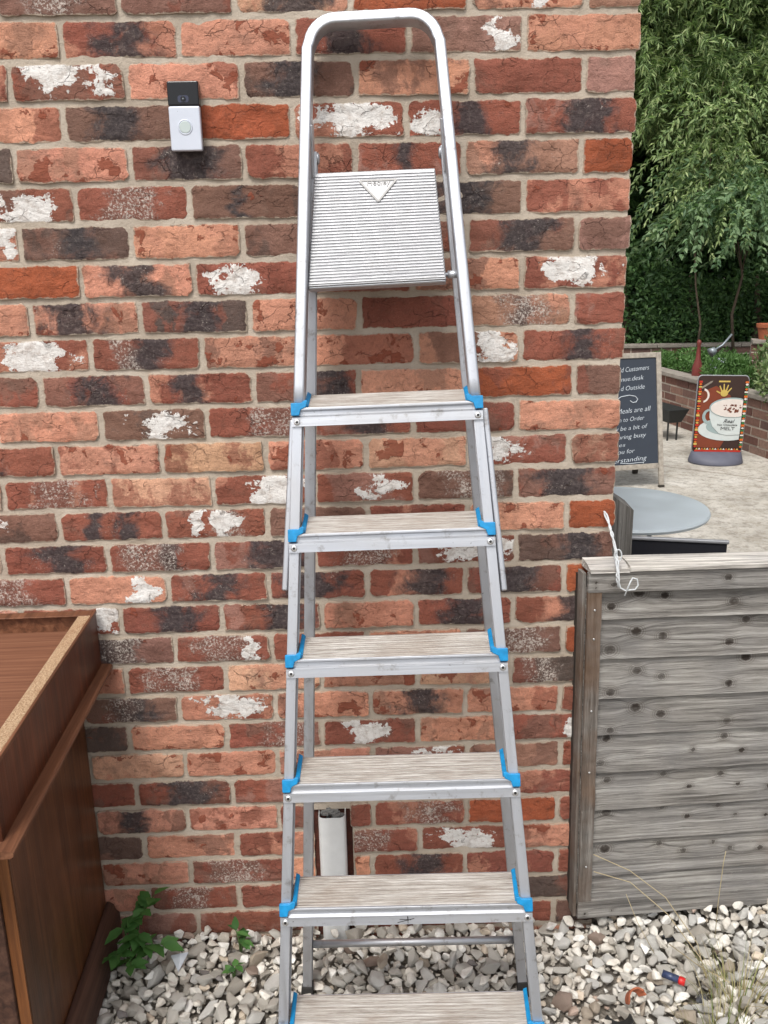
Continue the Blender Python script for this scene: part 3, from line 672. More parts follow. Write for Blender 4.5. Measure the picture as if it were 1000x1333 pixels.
# treads
def tread_profile():
    top = []; n = 11; dv, dw = math.sin(TA), math.cos(TA)
    for k in range(n):                                   # ribs along the tread
        for fr, up in ((.0, .0), (.2, .0017), (.55, .0017), (.75, .0)):
            t = TD*(k+fr)/n; top.append((t*dw - up*dv, t*dv + up*dw))
    back = [(TD*dw, TD*dv), (TD*dw+.001, TD*dv-.016), (TD*dw-.0015, TD*dv-.016), (TD*dw-.0025, TD*dv-.003), (.004, -.004)]
    front = [(.003, -.034), (-.0035, -.034), (-.0035, -.0175), (.0006, -.0135), (.0008, -.0065), (-.0055, -.0035), (-.0058, -.0008), (-.003, .0008)]
    return top, back, front
top, back, front = tread_profile()
for i in range(1, 7):
    v0 = i*STEP; m = MB()
    prof = top+back+[(.0012, -.010), (.003, -.016)]+front
    n = len(prof); cols_ = (-1, 1)
    for s in cols_:
        for w, v in prof:
            half = hw(v0+v)-(.0205 if w > .004 and v > -.008 else (.006 if v > -.012 else .0008))
            m.v.append((s*half, w, v0+v))
    for k in range(n): l = (k+1) % n; m.f.append((k, l, n+l, n+k))
    m.f.append(tuple(range(n))[::-1]); m.f.append(tuple(range(n, 2*n)))
    tr = m.build('tread', 'tread', lad, fix=False); tr.data.materials.append(M['alu_x'])
    for k in range(len(top)-1, n): tr.data.polygons[k].material_index = 1
    lipm = MB().box(-hw(v0-.03)+.0006, hw(v0-.03)-.0006, -.0052, -.0037, v0-.0342, v0-.0175).build('lip', 'alu_x', tr)
    nose = MB().box(-hw(v0)+.014, hw(v0)-.014, -.0072, -.0052, v0-.0042, v0+.0006).build('nosing', 'alu_x', tr, bevel=.0007)
    for s in (-1, 1):
        # blue cap: front block over the stile, bent arm rising along the tread end
        c = MB(); dv, dw = math.sin(TA), math.cos(TA)
        xo = s*(hw(v0)+.002); xi = s*(hw(v0)-.018); xj = s*(hw(v0)-.030); xk = s*(hw(v0)-.022)
        P = lambda x, t, up: (x, t*dw-up*dv, v0+t*dv+up*dw)
        # front plate (polygon in xz extruded in y)
        pts = [(xo, -.014), (xo, .010), (xi, .010), (s*(hw(v0)-.024), .0145), (xj, .0135), (s*(hw(v0)-.027), .002), (s*(hw(v0)-.016), -.0035), (s*(hw(v0)-.013), -.014)]
        cc = MB().poly([(a, v0+b) for a, b in pts], .0085); cc.v = [(a, y-.0092, b) for a, y, b in cc.v]; c.add(cc.v, cc.f)
        c.hexa([P(xk, .002, -.002), P(xj, .002, -.002), P(xj, .002, .0045), P(xk, .002, .0085)], [P(s*(hw(v0+TD*dv)-.0202), TD+.002, -.002), P(s*(hw(v0+TD*dv)-.0275), TD+.002, -.002), P(s*(hw(v0+TD*dv)-.0275), TD+.002, .0035), P(s*(hw(v0+TD*dv)-.0202), TD+.002, .0085)])
        c.build('end_cap', 'blue_plastic', tr, bevel=.0014)
        rx = s*(hw(v0-.026)-.010); rv = v0-.0262
        rm = MB().lathe([(.0062, 0), (.0062, .0006), (.0048, .0021), (.0030, .0024)], n=18); rm.v = [(rx+a, -.0052-z, rv+b) for a, b, z in rm.v]
        rv_ = rm.build('rivet', 'rivet', tr, smooth=True)
        rm = MB().lathe([(.0027, 0), (.0027, .0007)], n=12); rm.v = [(rx+a, -.0074-z, rv+b) for a, b, z in rm.v]; rm.build('rivet_hole', 'rivet_dark', tr)
# pencil marks on the fifth lip and top lip
mk = MB()
for (v0, xs_) in ((2*STEP, ((-.012, .010, .0), (-.016, .016, -.006), (.004, .0045, .005))),):
    for a, b, d in xs_: mk.bar((a, -.0057, v0-.0245+d), (b, -.0057, v0-.0255-d*.4), .0006, .0010)
mk.bar((.003, -.0057, 2*STEP-.0185), (.004, -.0057, 2*STEP-.032), .0006, .0010)
mk.bar((-.105, -.0057, 6*STEP-.0185), (-.105, -.0057, 6*STEP-.030), .0006, .0012)
mk.build('pen_mark', 'rivet_dark', lad)['kind'] = 'stuff'
# platform, folded up
PB = [(-.1415, .020, 1.6515), (.1206, .020, 1.6541)]; PT = [(-.1235, .048, 1.8740), (.1080, .048, 1.8725)]
pl = MB(); NR = 36
b0, b1, t0, t1 = [Vector(p) for p in (PB[0], PB[1], PT[0], PT[1])]
nrm = (b1-b0).cross(t0-b0).normalized()
if nrm.y > 0: nrm = -nrm
def PP(a, b, h): return (b0*(1-a)+b1*a)*(1-b) + (t0*(1-a)+t1*a)*b + nrm*h
rows = [(0, -.010), (0, -.001), (.004, 0)]
for k in range(NR):
    bb = .012+.972*k/NR; w_ = .972/NR
    rows += [(bb, 0), (bb+w_*.16, .0022), (bb+w_*.56, .0022), (bb+w_*.80, 0)]
rows += [(.992, 0), (1, -.001), (1, -.010)]
for b, h in rows:
    for a, hh in ((0, -.014), (0, -.0015), (.006, 0), (.010, 1), (.990, 1), (.994, 0), (1, -.0015), (1, -.014)):
        pl.v.append(tuple(PP(a, b, hh+(min(h, 0)) if hh <= 0 else h)))
nn = 8
for j in range(len(rows)-1):
    for i in range(nn-1): p = j*nn+i; pl.f.append((p, p+1, p+nn+1, p+nn))
plate = pl.build('platform', 'plate', lad)
rim = MB(); rim.hexa([PP(0, 0, -.002), PP(1, 0, -.002), PP(1, 0, -.022), PP(0, 0, -.022)], [PP(.004, -.018, -.004), PP(.996, -.018, -.004), PP(.996, -.018, -.022), PP(.004, -.018, -.022)]); rim.build('front_rim', 'alu_x', plate, bevel=.003)
def onplate(pts, h): return [PP(a, b, h) for a, b in pts]
em = MB()
tri = [(.375, .905), (.675, .905), (.525, .715)]
v = onplate(tri, .0003)+onplate(tri, .0028); em.add(v, [(0,1,2),(3,4,5),(0,1,4,3),(1,2,5,4),(2,0,3,5)])
emb = em.build('emblem_field', 'plate', plate)
bd = MB()
for p, q in ((0, 1), (1, 2), (2, 0)):
    A_, B_ = Vector(PP(*tri[p], .0034)), Vector(PP(*tri[q], .0034)); bd.bar(A_, B_, .0035, .0016, up=nrm)
bd.build('emblem_border', 'rivet_dark2', plate)
def text_mesh(s, size, shear=0.0, extrude=0.0, thin=0.0):
    cu = bpy.data.curves.new('txt', 'FONT'); cu.body = s; cu.size = size; cu.shear = shear; cu.extrude = extrude; cu.align_x = 'LEFT'; cu.resolution_u = 3; cu.offset = thin
    ob = bpy.data.objects.new('txt', cu); COL.objects.link(ob); dg = bpy.context.evaluated_depsgraph_get(); me = bpy.data.meshes.new_from_object(ob.evaluated_get(dg))
    bpy.data.objects.remove(ob); bpy.data.curves.remove(cu); return me
ex_ = (b1-b0).normalized(); ez_ = (t0-b0).normalized()
def put_text(s, size, org, X, Z, Nn, mat, parent, name, shear=0., ext=.0005, w=None, center=False, thin=0.):
    me = text_mesh(s, size, shear, ext, thin); co = np.array([v.co[:] for v in me.vertices]); wd = co[:, 0].max()-co[:, 0].min()
    k = (w/wd) if w else 1.0
    X = Vector(X); Z = Vector(Z); Nn = Vector(Nn); org = Vector(org)
    for v in me.vertices:
        x = (v.co.x - (wd/2 if center else 0))*k; v.co = org + X*x + Z*v.co.y + Nn*v.co.z
    return link(name, me, mat, parent)
put_text('Hedley', .0145, PP(.526, .861, .0034), ex_, ez_, nrm, 'rivet_dark2', plate, 'lettering', center=True, w=.044)
rod = MB().tube([(-hw(1.66)+.004, .036, 1.6660), (hw(1.66)-.004, .036, 1.6660)], .0042, 10).build('hinge_rod', 'alu_x', lad, smooth=True)
MB().tube([(.124, .036, 1.666), (.146, .036, 1.666)], .0075, 12).build('hinge_sleeve', 'alu_x', rod, smooth=True)
# rear frame
RB = {-1: (-.2445, .3735, .098), 1: (.2535, .3785, .0965)}
RT = {-1: (-.1275, .052, 1.915), 1: (.1305, .052, 1.915)}
for s in (-1, 1):
    a, b = Vector(RB[s]), Vector(RT[s]); d = (b-a).normalized(); X = Vector((1,0,0)); X = (X-d*X.dot(d)).normalized(); Y = d.cross(X)
    if Y.y < 0: Y = -Y
    prof = [(s*q[0], q[1]) for q in [(.010,-.012),(.010,.012),(-.011,.012),(-.011,.010),(.008,.010),(.008,-.010),(-.011,-.010),(-.011,-.012)]]
    MB().sweep([a+d*.02, b], prof, X, Y).build('rear_leg', 'alu', lad, bevel=.0008)
    ft = MB(); c = [(-.014,-.016),(.014,-.016),(.014,.016),(-.014,.016)]
    ft.hexa([a+d*-.004+X*p+Y*q for p, q in c], [a+d*.034+X*p*.92+Y*q*.92 for p, q in c]); ft.build('rubber_foot', 'black_rubber', lad, bevel=.003)
    pv = MB().lathe([(.011, 0), (.011, .003), (.006, .005)], n=16); pv.v = [(RT[s][0]-s*(.010+z), RT[s][1]+x, RT[s][2]-.012+y) for x, y, z in pv.v]; pv.build('pivot', 'alu_x', lad, smooth=True)
    hb = MB().bar((s*(hw(1.93)-.024), .018, 1.955), (s*(hw(1.86)-.024), .058, 1.87), .004, .03, up=(0,1,0)); hb.build('hinge_bracket', 'alu', lad, bevel=.001)
def rearpt(s, t): return Vector(RB[s]).lerp(Vector(RT[s]), t)
t_ = .073
MB().tube([rearpt(-1, t_), rearpt(1, t_)], .0085, 14).build('cross_tube', 'alu_x', lad, smooth=True)
# side arms outside the stiles
for s, vt, vb, oa, ob in ((1, 1.408, 1.062, .0055, .0085), (-1, 1.40, 1.076, .0005, .0085)):
    m = MB(); p = Vector((s*(hw(vt)+oa), .024, vt)); q2 = Vector((s*(hw(vb)+ob), .024, vb))
    m.bar(p, q2, .0115, .026, up=(0,1,0)); m.build('side_arm', 'alu', lad, bevel=.003)

# ------------------------------------------------------------------ doorbell
db = empty('video_doorbell', (.345, 0, 1.846)); tag(db, 'silver and black video doorbell fixed to the brick wall', 'doorbell')
def prism_rr(w, h, y0, y1, z0, r=.004):
    m = MB(); pr = rrect(w, h, r, 3); m.sweep([(0, y0, z0+h/2), (0, y1, z0+h/2)], pr, (1,0,0), (0,0,1)); return m
prism_rr(.058, .124, -.012, .004, .001).build('backplate', 'gloss_black', db, bevel=.001)
prism_rr(.0605, .081, -.027, -.011, -.001, .003).build('faceplate', 'satin_silver', db, bevel=.003, seg=3)
prism_rr(.0605, .0445, -.0265, -.011, .0805, .003).build('camera_glass', 'gloss_black', db, bevel=.003, seg=3)
def disc(name, x, z, r, y0, y1, mat, par, n=28, prof=None):
    m = MB().lathe(prof or [(r, 0), (r, y0-y1), (r*.94, y0-y1+.0004)], n=n); m.v = [(x+a, y0-c, z+b) for a, b, c in m.v]; return m.build(name, mat, par, smooth=False)
lh = prism_rr(.021, .0125, -.0275, -.026, .0865, .004).build('lens_housing', 'lens', db)
disc('lens', 0, .0928, .0048, -.0275, -.0288, 'gloss_black', lh); disc('lens_glint', 0, .0930, .0014, -.0288, -.0293, 'lens_dot', lh, 14)
rg_ = MB(); n = 32; prof = [(.0142, .0), (.0142, .0010), (.0128, .0016), (.0112, .0003)]
for r, yy in prof:
    for k in range(n): a = 2*math.pi*k/n; rg_.v.append((r*math.cos(a), -.0268-yy, .042+r*math.sin(a)))
for i in range(len(prof)-1):
    for k in range(n): l = (k+1) % n; rg_.f.append((i*n+k, i*n+l, (i+1)*n+l, (i+1)*n+k))
rg_.build('button_ring', 'satin_silver', db, smooth=True)
disc('button', 0, .042, .0110, -.0270, -.0282, 'bell_button', db)

# ------------------------------------------------------------------ broken drainpipe
dp = empty('drainpipe_stub', (.576, -.002, 0)); tag(dp, 'short broken white square drainpipe stub standing against the brick wall in gravel', 'drainpipe')
m = MB(); sec = rrect(.066, .062, .012, 3); ns = len(sec); inn = rrect(.061, .057, .010, 3)
zz = [-.03, .10, .20, .30]
for z in zz:
    for a, b in sec: m.v.append((a, b, z))
for k_, (a, b) in enumerate(sec): m.v.append((a, b, .337+.010*N3(a*60, b*60, 2)+(.006 if a > .02 else 0)))
for k_, (a, b) in enumerate(inn): m.v.append((a, b, .335+.010*N3(a*60, b*60, 2)+(.006 if a > .02 else 0)))
for a, b in inn: m.v.append((a, b, .20))
for j in range(len(zz)+2):
    for k in range(ns): l = (k+1) % ns; m.f.append((j*ns+k, j*ns+l, (j+1)*ns+l, (j+1)*ns+k))
m.build('pipe', 'white_pvc', dp, smooth=True); dp.children[0].data.set_sharp_from_angle(angle=R(50))
sc = MB(); rs = random.Random(5)
for _ in range(22):
    x, y, z = rs.uniform(-.022, .022), rs.uniform(-.02, .02), .322+rs.uniform(0, .022); w = rs.uniform(.004, .010)
    sc.bar((x-w, y-w*rs.uniform(-1, 1), z), (x+w, y+w*rs.uniform(-1, 1), z+rs.uniform(-.006, .008)), .008, .004)
sc.build('torn_infill', 'grey_scrap', dp)
ed = MB(); rs = random.Random(8)
for s in (-1, 1):
    z = .06
    while z < .33:
        w = rs.uniform(.002, .006); ed.box(s*.0325-w, s*.0325+w, .024, .034, z, z+rs.uniform(.008, .02)); z += rs.uniform(.012, .03)
ed.build('sealant', 'cut_brick', dp)['kind'] = 'stuff'

# ------------------------------------------------------------------ cabinet
cb = empty('wooden_cabinet', (0, -.012, 0), (0, 0, R(1.6))); tag(cb, 'old dark wood cabinet with open tray top and moulded ledge standing on gravel', 'cabinet')
LX = -1.0; DEP = .66; XU = .062; ZT, ZL = .883, .746
# upper box: side, front, back, recessed tray panel and rims
MB().box(XU-.018, XU, -DEP, 0, ZL, ZT-.004).build('upper_side', 'veneer', cb)
MB().box(LX, XU-.0185, -DEP, -DEP+.018, ZL, ZT-.004).build('upper_front', 'veneer', cb)
MB().box(LX, XU-.0185, -.020, -.002, ZL, ZT-.004).build('upper_back', 'veneer_y', cb)
MB().box(LX, XU-.019, -DEP+.0185, -.0205, ZT-.050, ZT-.040).build('tray_panel', 'hardboard', cb)
rs_ = MB().box(XU-.030, XU-.0035, -DEP+.027, -.0315, ZT-.0035, ZT).build('rim_side', 'chip', cb, bevel=.001)
MB().box(XU-.003, XU+.0025, -DEP, 0, ZT-.007, ZT+.0012).build('rim_edge', 'veneer_y', cb, bevel=.001)
MB().box(LX, XU-.0035, -.031, -.0005, ZT-.003, ZT+.0005).build('rim_back', 'veneer_y', cb, bevel=.001)
MB().box(LX, XU-.0035, -DEP, -DEP+.0265, ZT-.003, ZT+.0005).build('rim_front', 'chip', cb, bevel=.001)
MB().box(XU-.030, XU-.0185, -DEP+.027, -.0315, ZT-.039, ZT-.004).build('rim_liner', 'veneer_y', cb)
# ledge moulding
led = MB(); led.sweep([(0, .004, 0), (0, -DEP-.026, 0)], [(.030, ZL-.011), (XU+.019, ZL-.011), (XU+.024, ZL-.007), (XU+.024, ZL-.001), (XU+.020, ZL+.002), (XU+.001, ZL+.0035), (.030, ZL+.0035)], (1,0,0), (0,0,1)); led.build('ledge_side', 'veneer_y', cb)
led = MB(); led.box(LX, .0295, -DEP-.024, -DEP+.03, ZL-.011, ZL+.002); led.build('ledge_front', 'veneer_y', cb, bevel=.002)
# lower carcass
XB = .008; DB = .52
MB().box(XB-.02, XB, -DB, -.002, .0, ZL-.0115).build('side_panel', 'veneer_low', cb, bevel=.0015)
MB().box(XB-.0225, XB-.0015, -DB-.004, -DB-.0005, .0, ZL-.0115).build('side_lipping', 'lipping', cb)
MB().box(LX, XB-.0205, -.02, -.004, .0, ZL-.0115).build('back_panel', 'hardboard', cb)
MB().box(LX, XB-.0205, -DB+.03, -.0205, ZL-.03, ZL-.0115).build('top_board', 'hardboard', cb)
MB().box(XB-.062, XB-.0235, -DB-.012, -DB+.004, .09, ZL-.0115).build('front_stile', 'plinth', cb, bevel=.002)
for k in range(4):
    xa = XB-.066-(k+1)*.22; dr = MB().box(xa, xa+.214, -DB-.006, -DB+.012, .10, ZL-.02).build('door', 'veneer_low', cb, bevel=.002)
    MB().box(xa+.04, xa+.174, -DB-.011, -DB-.0065, .16, ZL-.08).build('door_panel', 'veneer', dr, bevel=.002)
MB().box(LX, XB-.0205, -DB+.013, -.0205, .06, .08).build('bottom_board', 'hardboard', cb)
# plinth moulding
pm = MB(); pm.sweep([(0, .002, 0), (0, -DB-.03, 0)], [(XB+.0005, .0), (XB+.030, .0), (XB+.030, .075), (XB+.022, .085), (XB+.018, .10), (XB+.008, .108), (XB+.0005, .108)], (1,0,0), (0,0,1)); pm.build('plinth_side', 'plinth', cb, bevel=.0015)
MB().box(LX, XB-.0005, -DB-.03, -DB-.012, .0, .088).build('plinth_front', 'plinth', cb, bevel=.002)

# ------------------------------------------------------------------ gate
GA = R(6.5)
gate = empty('wooden_gate', (1.165, -.035, 0)); gate.matrix_world = Matrix.Translation((1.165, -.035, 0)) @ Matrix.Rotation(GA, 4, 'Z')
tag(gate, 'weathered grey wooden gate of overlapping horizontal boards beside the brick wall', 'gate')
KN = [[.062,.872],[.129,.902],[.19,.893],[.357,.875],[.125,.808],[.189,.795],[.062,.766],[.352,.775],[.392,.827],[.131,.71],[.191,.693],[.067,.66],[.358,.669],[.4,.732],[.132,.615],[.195,.596],[.07,.561],[.361,.57],
      [.065,.536],[.281,.497],[.36,.527],[.406,.488],[.05,.476],[.07,.426],[.212,.433],[.278,.397],[.358,.425],[.404,.394],[.487,.385],[.072,.336],[.214,.342],[.278,.313],[.359,.335],[.404,.308],[.485,.302],[.071,.234],[.211,.239],[.274,.215],[.353,.232],[.397,.213],[.478,.208]]
rk = random.Random(4)
for x in np.arange(.56, 1.1, .085): 
    for z in np.arange(.2, .95, .1): KN.append([x+rk.uniform(-.03, .03), z+rk.uniform(-.03, .03)])
KNR = []
for kx, kz in KN:
    small = kz < .52 and kx > .1
    KNR.append((kx, kz, rk.uniform(.005, .0075) if small else rk.uniform(.008, .0112)))
def wood_obj(name, x0, x1, zfun, yfun, th, mat, parent, nx=90, nz=10, knots=(), seed=0, vert=False, extra_k=()):
    """board sheet: grid front face plus solid back. zfun(b,x)->z, yfun(b,x)->y front"""
    V, F, K, G = [], [], [], []
    for j in range(nz+1):
        for i in range(nx+1):
            a = i/nx; b = j/nz; x = x0+(x1-x0)*a; z = zfun(b, x); y = yfun(b, x) + N3(x*9+seed, z*40, seed)*.0012 + N3(x*40, z*200, seed)*.0003
            kd = 9.0; gz = 0
            for kx, kz, r in knots:
                dx, dz = (x-kx)/(r*1.25), (z-kz)/r; d = math.sqrt(dx*dx+dz*dz); kd = min(kd, d)
                if d < 4: gz += (1 if z > kz else -1)*.0065*math.exp(-d*d/5)*r/.008*(.4+1.2*((kx*37.7) % 1))
            V.append((x, y, z)); K.append(kd); gx, gzz = (z, x) if vert else (x, z+gz); G.append((gx+seed*3.7, y+seed, gzz+seed*1.3))
    nf = len(V)
    for j in range(nz):
        for i in range(nx): p = j*(nx+1)+i; F.append((p, p+1, p+nx+2, p+nx+1))
    ring = [i for i in range(nx+1)] + [j*(nx+1)+nx for j in range(1, nz+1)] + [nz*(nx+1)+i for i in range(nx-1, -1, -1)] + [j*(nx+1) for j in range(nz-1, 0, -1)]
    o = len(V); n = len(ring)
    for k in ring: x, y, z = V[k]; V.append((x, th, z)); K.append(K[k]); G.append((G[k][0], G[k][1]+th, G[k][2]))
    for k in range(n): l = (k+1) % n; F.append((ring[l], ring[k], o+k, o+l))
    F.append(tuple(o+k for k in range(n)))
    me = bpy.data.meshes.new(name); me.from_pydata(V, [], F); me.update(); setattr_v(me, 'knot', 'FLOAT', K); setattr_v(me, 'gc', 'FLOAT_VECTOR', G)
    ob = link(name, me, mat, parent); me.polygons.foreach_set('use_smooth', [True]*len(F)); me.set_sharp_from_angle(angle=R(40)); return ob
GW = 1.05
BOT = [.843, .744, .644, .550, .450, .349, .260, .163, .085]
ztop = .915
for i, zb in enumerate(BOT):
    zt = (BOT[i-1]+.012) if i else ztop
    ks = [k for k in KNR if zb+.004 < k[1] < zt+.01]
    wob = lambda x, s=i: .0022*N3(x*5, s*7.3, 2)+.0009*N3(x*26, s*3.1, 8)
    wood_obj('board', .0022, GW, lambda b, x, zb=zb, zt=zt: zb+wob(x)*(1-b)+(zt-zb)*b, lambda b, x: -.016+.012*b, .004 if True else 0, 'fence', gate, 150, 12, ks, i+1)
wood_obj('top_rail', .0015, GW, lambda b, x: .912+.046*b, lambda b, x: -.027+.001*abs(b-.5), -.0165, 'fence', gate, 120, 8, [(.018,.936,.004),(.018,.922,.003),(.33,.94,.008),(.06,.930,.006)], 21)
wood_obj('bottom_rail', .0015, GW, lambda b, x: .050+.052*b+.0012*N3(x*8, b, 1), lambda b, x: -.0245, -.0165, 'fence', gate, 120, 8, [(.09,.066,.004),(.02,.062,.004),(.2,.07,.004)], 22)
wood_obj('batten', .0015, .034, lambda b, x: .100+.812*b, lambda b, x: -.026-.0015*N3(b*30, x*40, 3)-.004*math.exp(-((b-.35)/.03)**2), -.0165, 'batten', gate, 8, 120, [], 23, vert=True)
for z in (.20, .46, .62, .80, .87):
    mm = MB().lathe([(.0026, 0), (.0026, .0012), (.0012, .0020)], n=10); mm.v = [(.018+a, -.0262-c, z+b) for a, b, c in mm.v]; mm.build('nail', 'rivet', gate, smooth=True)
wood_obj('edge_strip', -.0065, .0010, lambda b, x: .048+.905*b, lambda b, x: -.012+.0008*N3(b*20, x*40, 3), .02, 'batten', gate, 4, 80, [], 24, vert=True)
MB().box(-.0060, .0105, .0045, .045, .06, .94).build('rear_post', 'dark_wood', gate)
# weathered cap in two lengths
def cap(x0, x1, seed, dz=0):
    V = MB(); n = 40; secs = [(-.034, .9600), (-.034, .9690), (-.010, .9765), (.024, .9785), (.024, .9600)]
    ns = len(secs); G = []
    for i in range(n+1):
        x = x0+(x1-x0)*i/n
        for a, (y, z) in enumerate(secs):
            V.v.append((x+(.003*N3(y*200, z*80, seed) if i in (0, n) else 0), y+.0012*N3(x*20, a, seed), z+dz+.0010*N3(x*14, a*3, seed+4)))
    for i in range(n):
        for k in range(ns): l = (k+1) % ns; V.f.append((i*ns+k, i*ns+l, (i+1)*ns+l, (i+1)*ns+k))
    V.f.append(tuple(range(ns))[::-1]); V.f.append(tuple(n*ns+k for k in range(ns)))
    o = V.build('cap_rail', 'bleached', gate)
    me = o.data; setattr_v(me, 'knot', 'FLOAT', [9.0]*len(me.vertices)); setattr_v(me, 'gc', 'FLOAT_VECTOR', [(v.co.x+seed, v.co.y*2, v.co.z+v.co.y) for v in me.vertices])
cap(.002, .092, 3); cap(.0945, GW, 6, .0025)

for ch_ in gate.children:      # the gate has dropped: its boards slope while its edge stays plumb
    for v in ch_.data.vertices: v.co.z -= .0403*v.co.x; v.co.x += .0065-.0125*v.co.z
# post behind the wall corner
po = empty('gate_post', (1.2845, .155, 0), (0, 0, R(4))); tag(po, 'short grey weathered wooden post with sloping top behind the wall corner', 'post')
o = MB().add([(-.036,-.02,0),(.030,-.02,0),(.030,.045,0),(-.036,.045,0),(-.036,-.02,1.088),(.030,-.02,1.042),(.030,.045,1.050),(-.036,.045,1.096)], [(0,3,2,1),(4,5,6,7),(0,1,5,4),(1,2,6,5),(2,3,7,6),(3,0,4,7)]).build('post', 'postwood', po)
bm = bmesh.new(); bm.from_mesh(o.data); bmesh.ops.subdivide_edges(bm, edges=bm.edges, cuts=6, use_grid_fill=True); bm.to_mesh(o.data); bm.free()
setattr_v(o.data, 'knot', 'FLOAT', [9.0]*len(o.data.vertices)); setattr_v(o.data, 'gc', 'FLOAT_VECTOR', [(v.co.z, v.co.y, v.co.x) for v in o.data.vertices])
# cord and wire hook
rp = empty('cord_with_hook', (1.226, -.075, .93)); tag(rp, 'white twisted cord with bent wire hook hanging over the gate top', 'cord')
loc = Vector(rp.location)
cp = [(1.209, .006, 1.082), (1.212, -.020, 1.066), (1.216, -.045, 1.040), (1.222, -.062, 1.005), (1.221, -.078, .985), (1.221, -.086, .960), (1.225, -.083, .932)]
for ph in (0, math.pi):
    pts = []
    for i in range(61):
        t = i/60*(len(cp)-1); a = min(int(t), len(cp)-2); p = Vector(cp[a]).lerp(Vector(cp[a+1]), t-a); an = ph+i*.45+math.sin(i*.37); w = .0014+.0016*math.sin(i*.21)**2
        pts.append(p-loc+Vector((math.cos(an)*w, math.sin(an)*w*.5, 0)))
    MB().tube(pts, .0021, 6).build('cord_strand', 'cord_white', rp, smooth=True)
lp = [Vector((1.224+.008*math.cos(a), -.070, 1.000+.014*math.sin(a)))-loc for a in np.linspace(0, 2*math.pi, 18)[:-1]]; MB().tube(lp, .0016, 6, closed=True).build('knot_loop', 'cord_white', rp, smooth=True)
hk = [(1.222,-.088,.975),(1.224,-.088,.945),(1.228,-.088,.932),(1.238,-.089,.926),(1.260,-.090,.928),(1.266,-.090,.938),(1.263,-.090,.952),(1.253,-.090,.955),(1.248,-.091,.946),(1.237,-.092,.915)]
MB().tube([Vector(p)-loc for p in hk], .0018, 8).build('wire_hook', 'cord_white', rp, smooth=True)

# ------------------------------------------------------------------ leaf building
def leaves(name, P, D, Nn, L, W, mat, parent, rnd, fold=.25, kind='stuff'):
    """P base points, D directions, Nn normals, arrays"""
    n = len(P); D = D/np.linalg.norm(D, axis=1, keepdims=True); S = np.cross(D, Nn); S /= (np.linalg.norm(S, axis=1, keepdims=True)+1e-9); U = np.cross(S, D)
    L = L[:, None]; W = W[:, None]
    v0 = P; v1 = P+D*L*.45+S*W*.5+U*W*fold; v2 = P+D*L-U*L*.12; v3 = P+D*L*.45-S*W*.5+U*W*fold
    V = np.stack([v0, v1, v2, v3], 1).reshape(-1, 3); b = np.arange(n)[:, None]*4
    F = np.concatenate([b+np.array([[0, 1, 2]]), b+np.array([[0, 2, 3]])], 0)
    me = fromnp(name, V, F); setattr_v(me, 'rnd', 'FLOAT', np.repeat(rnd, 4)); o = link(name, me, mat, parent)
    if kind: o['kind'] = kind
    return o
def willow(name, label, base, height, spread, ntw, seed, trunk_pts, group=None, leafL=.105, leafW=.016, mat='willow', droop=1.0, zlow=1.5, tr=.09, aim=(0, 0), nl=26):
    rs = np.random.default_rng(seed); t = empty(name, base); tag(t, label, 'tree', group)
    tm = MB(); tm.tube(trunk_pts, list(np.linspace(tr, tr*.5, len(trunk_pts))), 9)
    topc = Vector(trunk_pts[-1]); starts = []
    for k in range(nl):
        a = rs.uniform(0, 2*math.pi); h = rs.uniform(.35, 1.0); st = Vector(trunk_pts[-2]).lerp(topc, rs.random()); end = Vector((aim[0]+math.cos(a)*spread*rs.uniform(.2, 1), aim[1]+math.sin(a)*spread*rs.uniform(.2, 1), zlow+(height-zlow)*h))
        mid = st.lerp(end, .5)+Vector((0, 0, .35)); pts = [st, st.lerp(mid, .6)+Vector(rs.normal(0, .05, 3)), mid, mid.lerp(end, .6), end]
        tm.tube(pts, [tr*.28, tr*.2, tr*.14, tr*.1, .003], 6)
        for q in range(12): i = rs.integers(1, 4); starts.append(pts[i].lerp(pts[i+1], rs.random()))
    tm.build('trunk', 'bark', t, smooth=True)
    Pl, Dl, tw = [], [], MB()
    for k in range(ntw):
        s = starts[rs.integers(len(starts))]; p = np.array(s)+rs.normal(0, .12, 3); a = rs.uniform(0, 2*math.pi)
        d = np.array([math.cos(a), math.sin(a), rs.uniform(-.1, .6)]); ln = rs.uniform(.5, 1.2); ns = 14; pts = []
        for i in range(ns):
            d = d+np.array([0, 0, -.14*droop])+rs.normal(0, .06, 3); d /= np.linalg.norm(d); p = p+d*ln/ns; pts.append(tuple(p))
            if p[2] < zlow-.3+.3*math.sin(k): break
            for _ in range(3):
                side = np.cross(d, rs.normal(0, 1, 3)); side /= np.linalg.norm(side)+1e-9
                Pl.append(p+rs.normal(0, .006, 3)); Dl.append(d*.8+side*.75+np.array([0, 0, -.2*droop]))
        if k % 3 == 0 and len(pts) > 3: tw.tube(pts, .003, 3, cap=False)
    tw.build('twigs', 'stem', t, fix=False)['kind'] = 'stuff'
    Pl = np.array(Pl); Dl = np.array(Dl); n = len(Pl)
    Nn = rs.normal(0, 1, (n, 3))*.8+np.array([0, -.2, 1.0])
    leaves('crown', Pl, Dl, Nn, leafL*rs.uniform(.6, 1.2, n), leafW*rs.uniform(.7, 1.25, n), mat, t, rs.uniform(0, 1, n)); return t
